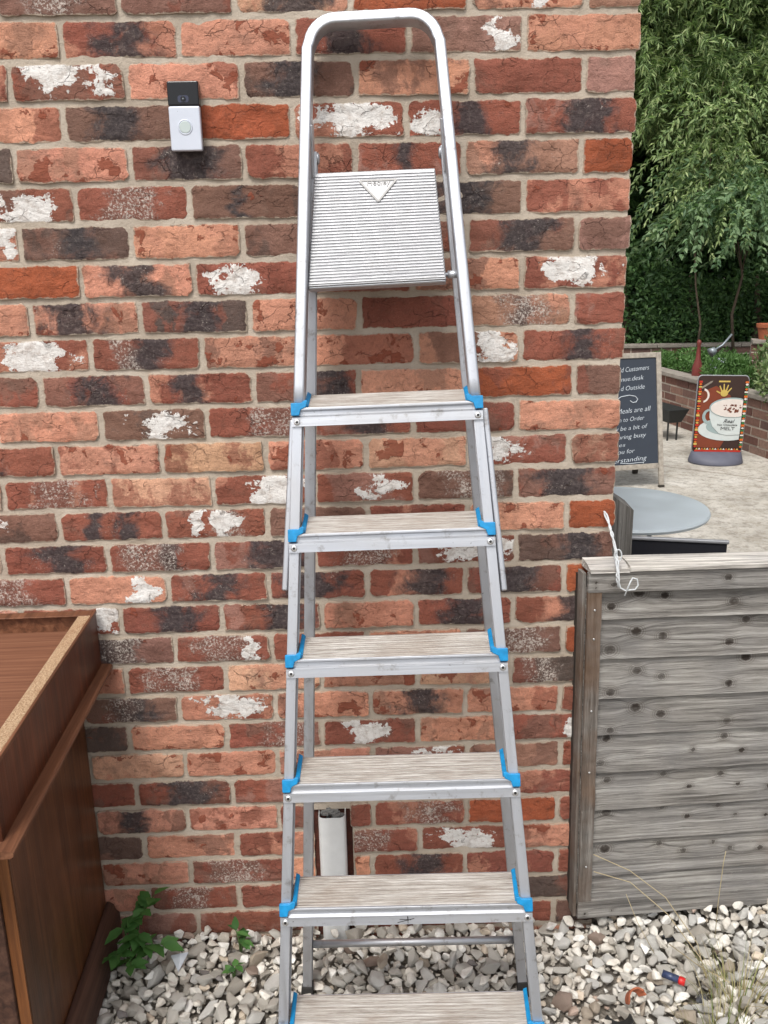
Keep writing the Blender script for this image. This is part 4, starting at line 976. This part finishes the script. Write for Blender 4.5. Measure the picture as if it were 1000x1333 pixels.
def bush(name, label, cat, base, dims, n, L, W, mat, seed, stems=8, group=None, up=.4, clumps=14):
    rs = np.random.default_rng(seed); t = empty(name, base); tag(t, label, cat, group); dx, dy, dz = dims
    c = rs.uniform(-1, 1, (clumps*3, 3)); c = c[(c**2).sum(1) < 1.1][:clumps]; c[:, 2] = (c[:, 2]+1)/2
    ci = rs.integers(0, len(c), n); off = rs.normal(0, 1, (n, 3)); off /= np.linalg.norm(off, axis=1, keepdims=True); off *= rs.uniform(.25, 1, (n, 1))**.5*.42
    P = (c[ci]+off)*np.array([dx/2, dy/2, dz*.8]); P[:, 2] = np.abs(P[:, 2])+.01
    D = off+rs.normal(0, .5, (n, 3))+np.array([0, 0, up]); Nn = rs.normal(0, .6, (n, 3))+np.array([0, -.3, 1])
    sm = MB()
    for k in range(stems):
        e = Vector(P[rs.integers(n)]); sm.tube([(e.x*.15, e.y*.15, -.03), (e.x*.5, e.y*.5, e.z*.55), tuple(e)], [.006, .005, .002], 5)
    sm.build('stem', 'bark', t, smooth=True)
    leaves('foliage', P, D, Nn, L*rs.uniform(.6, 1.25, n), W*rs.uniform(.6, 1.25, n), mat, t, rs.uniform(0, 1, n)); return t

# ------------------------------------------------------------------ patio planter walls
MES = {}
def pbrick_mesh(l, h, d):
    key = (l, h, d)
    if key not in MES:
        m = MB().box(0, l, 0, d, 0, h); me = bpy.data.meshes.new('brick'); me.from_pydata(m.v, [], m.f); me.update(); me.materials.append(M['pbrick'])
        setattr_v(me, 'rnd', 'FLOAT', [0.0]*8); MES[key] = me
    return MES[key]
def low_wall(name, label, p0, p1, courses, coping=True, cope_mat='coping', joined=False):
    p0 = Vector((*p0, 0)); p1 = Vector((*p1, 0)); L = (p1-p0).length; ang = math.atan2(p1.y-p0.y, p1.x-p0.x)
    w = empty(name, p0, (0, 0, ang)); tag(w, label, 'wall')
    H = courses*.075; MB().box(.004, L-.004, .005, .10, -.02, H-.008).build('mortar', 'pmortar', w)
    JM = MB(); rv = []
    for k in range(courses):
        x = 0 if k % 2 == 0 else -.1125
        while x < L:
            a, b = max(x, 0), min(x+.210, L)
            if b-a > .03:
                if joined: JM.box(a, b, 0, .03, k*.075, k*.075+.061); rv += [random.random()]*8
                else:
                    o = bpy.data.objects.new('brick', pbrick_mesh(round(b-a, 3), .060, .03)); COL.objects.link(o); o.parent = w; o.location = (a, random.uniform(-.003, .002), k*.075)
            x += .225
    if joined: o = JM.build('brick_field', 'pbrick', w); setattr_v(o.data, 'rnd', 'FLOAT', rv); o['kind'] = 'stuff'
    if coping:
        n = max(1, round(L/.45))
        for i in range(n): MB().box(L*i/n+.003, L*(i+1)/n-.003, -.025, .125, H-.004, H+.032).build('coping_stone', cope_mat, w, bevel=.004)
    return w
low_wall('planter_wall', 'low brick planter wall with stone coping running past the hot chocolate sign', (3.46, 7.3), (4.16, 3.25), 6)
low_wall('boundary_wall', 'shaded brick boundary wall under the trees behind the planter', (2.6, 8.55), (8.2, 8.2), 7, joined=True)
pr = low_wall('brick_pillar', 'brick pillar carrying a terracotta pot beside the pale shrub', (4.27, 6.55), (4.95, 6.35), 10)
sb = MB().add([(3.55,7.4,.40),(3.60,7.2,.40),(4.27,3.3,.40),(8,3.3,.40),(8,8.4,.40),(3.55,8.4,.40)], [(0,1,2,3,4,5)]).build('planting_bed', 'soil'); tag(sb, kind='structure')

# pot on the pillar
pt = MB().lathe([(.055, 0), (.075, .105), (.085, .107), (.088, .14), (.078, .14), (.070, .10), (.0, .09)], n=24).build('flower_pot', 'terracotta', smooth=True); pt.data.set_sharp_from_angle(angle=R(40)); pt.location = (4.40, 6.57, .782); tag(pt, 'terracotta flower pot standing on the brick pillar', 'pot')

# ------------------------------------------------------------------ chalkboard
ab = empty('chalkboard_sign', (2.776, 4.262, 0), (0, 0, R(9))); tag(ab, 'wooden framed A-board chalkboard with handwritten message on the patio', 'sign')
# local: x to the left is negative, board 0.62 wide, leaning back 10 degrees
lean = R(10.5); BW = .60; BH = .945
def AB(x, h, o=0.0): return (x, h*math.sin(lean)+o*math.cos(lean), h*math.cos(lean)-o*math.sin(lean))
def abox(x0, x1, h0, h1, o0, o1):
    return MB().hexa([AB(x0,h0,o0), AB(x1,h0,o0), AB(x1,h0,o1), AB(x0,h0,o1)], [AB(x0,h1,o0), AB(x1,h1,o0), AB(x1,h1,o1), AB(x0,h1,o1)])
for x0 in (-BW, -.036): 
    abox(x0, x0+.036, .02, BH, 0, .02).build('frame_side', 'aframe_wood', ab, bevel=.003); abox(x0-.001, x0+.037, -.004, .0195, -.004, .024).build('foot', 'dark_wood', ab)
abox(-BW+.0365, -.0365, BH-.036, BH, .001, .019).build('frame_top', 'aframe_wood', ab, bevel=.003)
abox(-BW+.0365, -.0365, .140, .176, .001, .019).build('frame_bottom', 'aframe_wood', ab, bevel=.003)
abox(-BW+.0367, -.0367, .1765, BH-.0365, .009, .014).build('slate', 'slate_board', ab)
for x0 in (-BW+.002, -.046):
    bl = MB().bar(AB(x0+.02, .90, .03), (x0+.02, .42, .01), .04, .018, up=(0, 1, 0)).build('back_leg', 'dark_wood', ab)
X_ = Vector((1, 0, 0)); Zd = Vector(AB(0, 1))-Vector(AB(0, 0)); Nd = -(Vector(AB(0, 0, 1))-Vector(AB(0, 0, 0)))
for txt, xr, h, sz, wd in (('ld Customers', -.092, .815, .050, .215), ('nue.desk', -.135, .752, .048, .165), ('d Outside', -.130, .688, .048, .175), ('Meals are all', -.088, .530, .052, .250), ('sh to Order', -.135, .472, .046, .205),
                           ('y be a bit of', -.110, .412, .046, .240), ('during busy', -.128, .352, .046, .235), ('es', -.285, .302, .040, .045), ('ou for', -.215, .252, .046, .125), ('erstanding', -.128, .190, .048, .245)):
    put_text(txt, sz*.94, Vector(AB(xr-wd, h, .0085)), X_+Zd*.06, Zd, Nd, 'chalk', ab, 'chalk_lettering', shear=.22, ext=.0006, w=wd, thin=-.0006)
def chalk_line(pts, r=.0026): MB().tube([AB(x, h, .0075) for x, h in pts], r, 5).build('chalk_flourish', 'chalk', ab)
chalk_line([(-.36, .615), (-.30, .650), (-.24, .658), (-.195, .648), (-.178, .628), (-.190, .610), (-.215, .606), (-.235, .620)])
chalk_line([(-.32, .172+.018), (-.25, .196-.012), (-.18, .188), (-.145, .187), (-.150, .181)], .002)

# ------------------------------------------------------------------ hot chocolate forecourt sign
sg = empty('pavement_sign', (3.405, 4.985, 0), (0, R(1.2), R(-5))); tag(sg, 'forecourt poster sign showing a cup of hot chocolate on grey base', 'sign')
bs = MB(); prof = [(-.205,0),(.205,0),(.215,.012),(.200,.070),(.185,.085),(-.185,.085),(-.200,.070),(-.215,.012)]
n = 24
m = MB()
for k, (rx, ry, z) in enumerate([(.200,.15,0),(.208,.155,.015),(.200,.12,.05),(.192,.05,.088),(.18,.02,.092)]):
    for q in range(n): a = 2*math.pi*q/n; m.v.append((rx*math.cos(a), ry*math.sin(a), z))
for k in range(4):
    for q in range(n): l = (q+1) % n; m.f.append((k*n+q, k*n+l, (k+1)*n+l, (k+1)*n+q))
m.f.append(tuple(range(n))[::-1]); m.f.append(tuple(4*n+q for q in range(n)))
m.build('base', 'sign_base', sg, smooth=True)
PW, P0, P1 = .375, .085, .675
def dec(name, pts, layer, mat): 
    q = MB().poly(pts, .0012); q.v = [(a, y-.0085-.0016*layer, b) for a, y, b in q.v]; return q.build(name, mat, panel)
pn = rrect(PW, P1-P0, .03, 4); q = MB().poly([(a, b+(P0+P1)/2) for a, b in pn], .014); q.v = [(a, y-.007, b) for a, y, b in q.v]; panel = q.build('poster_panel', 'p_brown', sg)
IX = PW/2-.030
def ell(cx, cz, rx, rz, a0=0, a1=360, n=30, clip=IX): return [(min(clip, cx+rx*math.cos(R(a0+(a1-a0)*k/n))), cz+rz*math.sin(R(a0+(a1-a0)*k/n))) for k in range(n if a1-a0 >= 360 else n+1)]
dec('print_rust', [(-IX, .12), (.02, .12), (IX-.02, .36), (.06, .53), (-.05, .60), (-IX, .55)], 0, 'p_rust')
dec('print_spoon', [(-IX, .575), (-.085, .625), (-.078, .640), (-.095, .635), (-IX, .592)], 1, 'p_steel')
dec('print_small_cup', ell(-IX+.012, .525, .05, .055, -80, 80), 1, 'p_milk'); dec('print_small_cocoa', ell(-IX+.012, .525, .035, .04, -80, 80), 2, 'p_cocoa')
dec('print_saucer', ell(.055, .265, .215, .088, 0, 360), 2, 'p_cup'); dec('print_saucer_shade', ell(.05, .285, .15, .060), 3, 'p_cupdark')
dec('print_cup_body', [(-.085, .43), (-.082, .36), (-.055, .29), (.0, .235), (.06, .222), (IX, .228), (IX, .43)], 5, 'p_cup')
dec('print_cup_rim', ell(.085, .435, .175, .078), 6, 'p_cupdark'); dec('print_milk', ell(.085, .432, .165, .070), 7, 'p_milk')
rs = random.Random(6)
for k in range(46):
    a = rs.uniform(0, 6.28); rr = rs.random()**.6; cx, cz = .085+.085*rr*math.cos(a), .432+.036*rr*math.sin(a); s_ = rs.uniform(.004, .011)
    if cx < IX-.012: dec('print_cocoa', [(cx+s_*math.cos(t+rs.uniform(-.3, .3)), cz+.7*s_*math.sin(t)) for t in (0, 1.3, 2.6, 3.9, 5.2)], 8, 'p_cocoa')
m = MB()
outr = [(-.082+.055*math.cos(R(a)), .365+.060*math.sin(R(a))) for a in range(70, 291, 20)]; inr = [(-.082+.032*math.cos(R(a)), .368+.040*math.sin(R(a))) for a in range(290, 69, -20)]
dec('print_handle', outr+inr, 4, 'p_cupdark')
for k, (cx, cz, l, a) in enumerate(((-.006,.560,.045,115),(.010,.566,.05,95),(.026,.562,.048,75),(.038,.552,.042,52),(-.018,.545,.032,150))):
    a = R(a); dx, dz = math.cos(a), math.sin(a); dec('print_finger', [(cx+dz*.0055, cz-dx*.0055), (cx+dx*l+dz*.004, cz+dz*l-dx*.004), (cx+dx*l-dz*.004, cz+dz*l+dx*.004), (cx-dz*.0055, cz+dx*.0055)], 1, 'p_gold')
dec('print_palm', ell(.012, .545, .028, .026), 2, 'p_gold'); dec('print_band', [(-.035,.628),(.050,.628),(.050,.640),(-.035,.640)], 1, 'p_gold')
put_text('Real', .040, (.065, -.0185, .318), (1,0,0), (0,0,1), (0,-1,0), 'p_ink', panel, 'print_lettering', shear=.4, ext=.0005, w=.085, center=True)
put_text('Hot Chocolate', .022, (.055, -.0185, .295), (1,0,0), (0,0,1), (0,-1,0), 'p_ink', panel, 'print_lettering', ext=.0005, w=.150, center=True)
put_text('MELT', .034, (.060, -.0185, .262), (1,0,0), (0,0,1), (0,-1,0), 'p_ink', panel, 'print_lettering', ext=.0005, w=.105, center=True)
pal = ['p_red', 'p_orange', 'p_gold', 'p_green', 'p_orange', 'p_white']; z = .125; k = 0
while z < .640:
    for s in (-1, 1):
        x = s*(PW/2-.015); hh = rs.uniform(.010, .017); c1 = pal[(k*2+(s > 0)) % 6]
        dec('print_border', [(x-.0125, z), (x+.0125, z), (x+.0125, z+hh), (x-.0125, z+hh)] if k % 2 else [(x, z-.002), (x+.0125, z+hh/2), (x, z+hh+.002), (x-.0125, z+hh/2)], 9, c1)
    z += .0185; k += 1
for k in range(16):
    x = -IX-.01+k*.0205; dec('print_border', [(x, .108), (x+.019, .108), (x+.0095, .122)], 9, ('p_gold', 'p_white', 'p_orange')[k % 3])
dec('print_border_band', [(-PW/2+.012, .092), (PW/2-.012, .092), (PW/2-.012, .105), (-PW/2+.012, .105)], 9, 'p_red')
MB().tube([(a, 0, b+(P0+P1)/2) for a, b in rrect(PW+.004, P1-P0+.004, .03, 4)], .0055, 6, closed=True).build('panel_trim', 'edge_grey', sg, smooth=True)

# ------------------------------------------------------------------ bistro table and chair
tb = empty('bistro_table', (1.632, 1.292, 0)); tag(tb, 'round grey metal bistro table on the patio behind the gate', 'table')
MB().lathe([(.285, .700), (.298, .702), (.302, .712), (.298, .720), (.288, .7225), (.0, .7225)], n=64).build('table_top', 'table_metal', tb, smooth=True); tb.children[0].data.set_sharp_from_angle(angle=R(35))
for k in range(3):
    a = R(20+120*k); c, s = math.cos(a), math.sin(a)
    pts = [(c*r, s*r, z) for r, z in ((.20, .700), (.17, .66), (.11, .58), (.05, .46), (.035, .36), (.06, .24), (.15, .10), (.26, .0))]
    MB().tube(pts, .008, 8).build('leg', 'leg_metal', tb, smooth=True)
MB().tube([(.05*math.cos(t), .05*math.sin(t), .40) for t in np.linspace(0, 6.283, 17)[:-1]], .006, 6, closed=True).build('collar', 'leg_metal', tb, smooth=True)
ch = empty('garden_chair', (1.497, .57, .0), (0, 0, R(-14))); tag(ch, 'garden chair with black fabric back standing behind the gate', 'chair')
# x width, +y towards the table, back at -y
MB().hexa([(-.20,-.05,.50),(.20,-.05,.50),(.20,-.042,.50),(-.20,-.042,.50)], [(-.20,-.105,.856),(.20,-.105,.856),(.20,-.097,.856),(-.20,-.097,.856)]).build('backrest', 'black_fabric', ch)
MB().bar((-.205,-.102,.861), (.205,-.102,.861), .014, .010).build('top_bar', 'edge_grey', ch, bevel=.003)
MB().box(-.20, .20, -.04, .36, .435, .447).build('seat', 'black_fabric', ch, bevel=.004)
for s in (-1, 1):
    MB().tube([(s*.215,-.19,0), (s*.215,-.06,.43), (s*.203,-.098,.80)], .010, 8).build('rear_leg', 'leg_metal', ch, smooth=True)
    MB().tube([(s*.215,.36,0), (s*.215,.34,.44), (s*.215,-.04,.44)], .010, 8).build('front_leg', 'leg_metal', ch, smooth=True)

# ------------------------------------------------------------------ planting and garden things
tr_ = empty('planter_trough', (3.30, 6.02, 0), (0, 0, R(-75))); tag(tr_, 'black trough on thin legs beside the low planter wall', 'trough')
MB().hexa([(-.22,-.06,.165),(.22,-.06,.165),(.22,.06,.165),(-.22,.06,.165)], [(-.27,-.10,.285),(.27,-.10,.285),(.27,.10,.285),(-.27,.10,.285)]).build('trough', 'black_trough', tr_, bevel=.006)
for x in (-.18, .18):
    for y in (-.045, .045): MB().tube([(x, y, 0), (x, y, .17)], .008, 6).build('leg', 'black_trough', tr_)

wc = empty('watering_can', (3.95, 6.45, .45), (0, 0, R(10))); tag(wc, 'grey metal watering can with long raised spout among the herbs', 'watering can')
MB().lathe([(.085, 0), (.09, .02), (.085, .15), (.05, .17), (.048, .182)], n=20).build('body', 'zinc', wc, smooth=True)
rose = MB().tube([(-.115,-.02,.235), (-.07,-.02,.262)], [.045, .028], 14).build('rose', 'zinc', wc, smooth=True)
MB().tube([(-.07,-.02,.262), (.0,-.02,.30), (.085,-.02,.395)], .0095, 8).build('neck', 'zinc', wc, smooth=True)
rb = empty('red_bottle', (3.735, 6.42, .42)); tag(rb, 'dull red long necked garden ornament standing in the planting bed', 'ornament')
MB().lathe([(.035, 0), (.048, .05), (.046, .14), (.022, .22), (.015, .33), (.020, .35), (.020, .37), (.008, .385)], n=16).build('body', 'red_paint', rb, smooth=True)

bush('herb_bush', 'bright green feathery herb bush in the planter above the poster sign', 'bush', (3.90, 6.0, .40), (.42, .40, .30), 2600, .05, .014, 'herb', 31, up=.9)
bush('ground_cover', 'low green creeping plant in the bed beside the red ornament', 'plant', (3.72, 7.5, .40), (.55, .7, .17), 2200, .045, .022, 'herb', 32, up=.3)
bush('ground_cover', 'low dark green plant at the foot of the shaded boundary wall', 'plant', (4.45, 7.75, .40), (1.0, .6, .16), 2000, .05, .02, 'herb', 36, up=.3)
bush('pale_shrub', 'pale green leafy shrub spilling over the low planter wall', 'shrub', (4.12, 5.0, .36), (.60, .75, .62), 3200, .062, .026, 'varieg', 33, up=.35)
bush('pale_shrub', 'tall pale sprigged shrub beside the brick pillar', 'shrub', (4.20, 5.75, .42), (.40, .4, .50), 1300, .052, .018, 'varieg', 35, up=.8)

GT = 'trees beyond the patio'
willow('willow_tree', 'tall willow with drooping narrow leaves above the patio', (3.05, 9.9, 0), 5.4, 1.7, 4200, 41, [(0,0,0),(.05,0,.8),(-.05,.05,1.6),(.1,.0,2.6),(.05,.05,3.4)], GT, zlow=1.75, droop=.6, tr=.08, aim=(1.75, -.6))
willow('willow_tree', 'second willow crown rising behind the brick pillar', (7.3, 9.4, 0), 5.0, 1.7, 2400, 42, [(0,0,0),(.05,0,.8),(-.05,.05,1.6),(.1,.0,2.6)], GT, zlow=1.7, droop=.7, tr=.08, aim=(-1.3, -.4))
willow('broadleaf_sapling', 'slender sapling with pale blue green leaves before the willow', (4.72, 8.05, .4), 2.1, .40, 110, 43, [(0,0,0),(-.06,0,.5),(.02,.0,.9),(-.06,0,1.25)], GT, leafL=.085, leafW=.034, mat='laurel', droop=.7, zlow=1.15, tr=.018, nl=7)
willow('broadleaf_sapling', 'thin bare stemmed sapling rising from the planting bed', (4.28, 8.0, .4), 2.9, .5, 90, 44, [(0,0,0),(.03,0,.4),(-.05,.0,.8),(-.10,0,1.3)], GT, leafL=.08, leafW=.02, mat='willow', droop=.9, zlow=1.3, tr=.014, nl=5)
def hedge(name, label, base, dims, n, seed, L=.085, W=.04):
    rs = np.random.default_rng(seed); t = empty(name, base); tag(t, label, 'hedge'); dx, dy, dz = dims
    P = np.stack([rs.uniform(-dx/2, dx/2, n), -dy/2+dy*rs.random(n)**1.7, rs.uniform(0, dz, n)], 1)
    P[:, 1] += .35*np.sin(P[:, 0]*3.1+seed)*np.sin(P[:, 2]*2.3); P[:, 2] += .25*np.sin(P[:, 0]*2.7)*(P[:, 2]/dz)
    D = rs.normal(0, 1, (n, 3))+np.array([0, -.5, -.2]); Nn = rs.normal(0, .6, (n, 3))+np.array([0, -.6, .8])
    leaves('foliage', P, D, Nn, L*rs.uniform(.6, 1.3, n), W*rs.uniform(.6, 1.3, n), 'hedge', t, rs.uniform(0, 1, n))
    sm = MB()
    for k in range(7): x = -dx/2+dx*(k+.5)/7; sm.tube([(x, 0, 0), (x+.1, .1, dz*.5), (x, 0, dz*.85)], [.06, .045, .02], 7)
    sm.build('stem', 'bark', t, smooth=True)
hedge('evergreen_hedge', 'dense dark evergreen hedge filling the shade behind the willows', (5.6, 11.4, 0), (8, 1.6, 6.2), 90000, 51, .12, .06)
hedge('evergreen_hedge', 'tall dark hedge row standing behind the dense evergreen hedge', (6.2, 13.6, 0), (10, 1.4, 7.2), 60000, 53, .17, .10)
hedge('shade_shrubbery', 'dark leafy shrubbery behind the boundary wall under the willow', (5.4, 9.25, 0), (5.6, .8, 1.5), 22000, 52, .07, .035)

# ------------------------------------------------------------------ weeds and litter on the gravel
def leaf_mesh(name, L, W, n=5, serr=0.0, fold=.22, curl=.2):
    V, F = [], []
    for i in range(n+1):
        t = i/n; w = W*.5*math.sin(math.pi*min(1, t**.8))**.9*(1-.15*t) if 0 < i < n else 0.0006
        if serr and 0 < i < n: w *= 1+serr*(1 if i % 2 else -1)
        z = -curl*L*t*t
        V += [(-w, L*t, z+w*fold), (0, L*t, z), (w, L*t, z+w*fold)]
    for i in range(n):
        for a in (0, 1): p = i*3+a; F.append((p, p+1, p+4, p+3))
    me = bpy.data.meshes.new(name); me.from_pydata(V, [], F); me.update(); return me
def weed(name, label, base, stems, seed, L, W, mat='weed', serr=.0):
    rs = random.Random(seed); t = empty(name, base); tag(t, label, 'weed'); ms = []
    for k in range(5):
        me = leaf_mesh('leaf', L*rs.uniform(.75, 1.15), W*rs.uniform(.8, 1.15), 6, serr); setattr_v(me, 'rnd', 'FLOAT', [rs.random()]*len(me.vertices)); me.materials.append(M[mat])
        me.polygons.foreach_set('use_smooth', [True]*len(me.polygons)); ms.append(me)
    for (ex, ey, ez, nl) in stems:
        p = [Vector((0, 0, -.01)), Vector((ex*.35, ey*.35, ez*.6)), Vector((ex*.75, ey*.75, ez*.92)), Vector((ex, ey, ez))]; MB().tube(p, [.0028, .0022, .0018, .001], 6).build('stem', 'stem', t, smooth=True)
        for q in range(nl):
            tt = .35+.65*(q+1)/nl; seg = min(2, int(tt*3)); c = p[seg].lerp(p[min(3, seg+1)], tt*3-seg) if tt < 1 else p[3]
            az = rs.uniform(0, 6.28) if q < nl-1 else math.atan2(-ex, ey)
            o = bpy.data.objects.new('leaf', rs.choice(ms)); COL.objects.link(o); o.parent = t; o.location = c; o.rotation_euler = (rs.uniform(-.15, .55), rs.uniform(-.4, .4), az)
weed('leafy_weed', 'green leafy weed growing from gravel beside the cabinet plinth', (.085, -.105, .005), [(.035,.03,.135,6),(.055,.055,.150,5),(-.01,-.01,.11,6),(.05,-.04,.085,6),(-.02,-.06,.075,6),(.02,-.075,.06,6),(.085,-.02,.07,5),(.01,.02,.12,5),(.03,-.02,.10,5)], 61, .046, .028, serr=.10)
weed('weed_sprout', 'small green weed sprout with few leaves in gravel by the ladder', (.345, -.085, .005), [(-.012,.012,.060,4),(.010,-.005,.042,4),(.0,.02,.03,3)], 62, .034, .017)
weed('weed_sprout', 'tiny lower weed sprout in gravel in front of the other sprout', (.338, -.165, .005), [(.008,.006,.032,4),(-.006,-.004,.024,3)], 63, .026, .016)
# grass tuft
def tuft(name, label, base, n, seed, hlo, hhi, spread, lean_):
    rs = np.random.default_rng(seed); t = empty(name, base); tag(t, label, 'grass'); V, F, Rn = [], [], []
    for k in range(n):
        a = rs.uniform(0, 2*math.pi); r = spread*rs.random()**.7; x, y = r*math.cos(a), r*math.sin(a); h = rs.uniform(hlo, hhi); ln = rs.uniform(.2, 1.0)*lean_; w = rs.uniform(.0010, .0019); rr = rs.random(); o = len(V)
        px_, py_ = -math.sin(a), math.cos(a)
        for i in range(6):
            q = i/5; d = ln*h*q*q; wz = w*(1-q*.9); cx, cy, cz = x+math.cos(a)*d, y+math.sin(a)*d, h*(q-.35*ln*q*q)
            V += [(cx-px_*wz, cy-py_*wz, cz), (cx+px_*wz, cy+py_*wz, cz)]; Rn += [rr, rr]
        for i in range(5): p = o+i*2; F.append((p, p+1, p+3, p+2))
    me = fromnp('blades', V, F); setattr_v(me, 'rnd', 'FLOAT', Rn); o = link('blades', me, 'grass', t); o['kind'] = 'stuff'
tuft('grass_tuft', 'tuft of half dry grass growing through gravel before the gate', (1.475, -.32, 0), 150, 71, .04, .14, .10, 1.1)
tuft('grass_tuft', 'short green grass tuft on gravel beside the half dry tuft', (1.40, -.41, 0), 70, 72, .05, .13, .08, .8)
def stalk(label, pts, r=.0011):
    p0 = Vector(pts[0]); o = MB().tube([Vector(p)-p0 for p in pts], r, 5).build('dry_stalk', 'straw', smooth=True); o.location = p0; tag(o, label, 'stalk')
    setattr_v(o.data, 'rnd', 'FLOAT', [.6]*len(o.data.vertices))
stalk('long dry straw arching across the lower gate boards', [(1.435,-.26,.0),(1.42,-.20,.09),(1.36,-.14,.17),(1.28,-.11,.225),(1.195,-.10,.265)])
stalk('second dry straw arching just under the longest one', [(1.445,-.27,.0),(1.42,-.22,.07),(1.36,-.16,.14),(1.28,-.12,.20),(1.195,-.11,.225)])
stalk('straight upright dry straw before the gate boards', [(1.50,-.11,.0),(1.502,-.105,.12),(1.508,-.10,.23),(1.511,-.10,.262)], .0010)
stalk('short dry straw lying over the gravel by the tuft', [(1.37,-.16,.055),(1.42,-.22,.045),(1.46,-.30,.07)])
stalk('thin dark stalk leaning against the bottom rail', [(1.345,-.15,.01),(1.31,-.10,.07),(1.285,-.08,.135)], .0008)
# shards and lighter
o = MB().add([(-.022,.016,.014),(.020,.018,.020),(.003,-.026,.004),(-.022,.016,.012),(.020,.018,.018),(.003,-.026,.002),(.004,.006,.028)], [(0,2,6),(2,1,6),(1,0,6),(3,4,5),(0,3,5,2),(2,5,4,1),(1,4,3,0)]).build('plastic_shard', 'white_shard'); o.location = (.203, -.128, .016); tag(o, 'white triangular plastic shard lying on the gravel', 'shard')
lt = empty('plastic_tube', (1.352, -.245, .038), (0, R(6), R(-28))); tag(lt, 'small blue plastic tube with red cap lying on the gravel', 'tube')
MB().tube([(-.024,0,0),(.012,0,0)], [.0085,.0085], 14).build('body', 'lighter_blue', lt, smooth=True); MB().tube([(.0122,0,0),(.015,0,0),(.027,0,0)], [.0078,.0095,.0092], 14).build('cap', 'lighter_red', lt, smooth=True)
def shard(name, label, cat, loc, rot, R0, h, a0, a1, mat, th=.004, flare=1.25):
    m = MB(); n = 12
    for rr in (0, -th):
        for z, k in ((0, 1.0), (h, flare)):
            for i in range(n+1): a = R(a0+(a1-a0)*i/n); jag = (.006*N3(i*1.3, z*40, R0) if z else 0); m.v.append(((R0*k+rr)*math.cos(a), (R0*k+rr)*math.sin(a), z+jag))
    s_ = n+1
    for i in range(n): m.f += [(i, i+1, s_+i+1, s_+i), (2*s_+i+1, 2*s_+i, 3*s_+i, 3*s_+i+1), (s_+i, s_+i+1, 3*s_+i+1, 3*s_+i), (i+1, i, 2*s_+i, 2*s_+i+1)]
    m.f += [(0, s_, 3*s_, 2*s_), (n, 2*s_+n, 3*s_+n, s_+n)]
    o = m.build(name, mat, None, smooth=False); o.location = loc; o.rotation_euler = rot; tag(o, label, cat)
shard('pot_shard', 'curved terracotta pot shard lying on the gravel', 'shard', (1.245, -.300, .030), (R(50), R(12), R(20)), .022, .020, 20, 190, 'terracotta')
shard('dark_shard', 'curved dark grey shard lying on gravel by the terracotta shard', 'shard', (1.205, -.318, .028), (R(62), R(-18), R(-10)), .030, .034, 200, 330, 'black_trough')
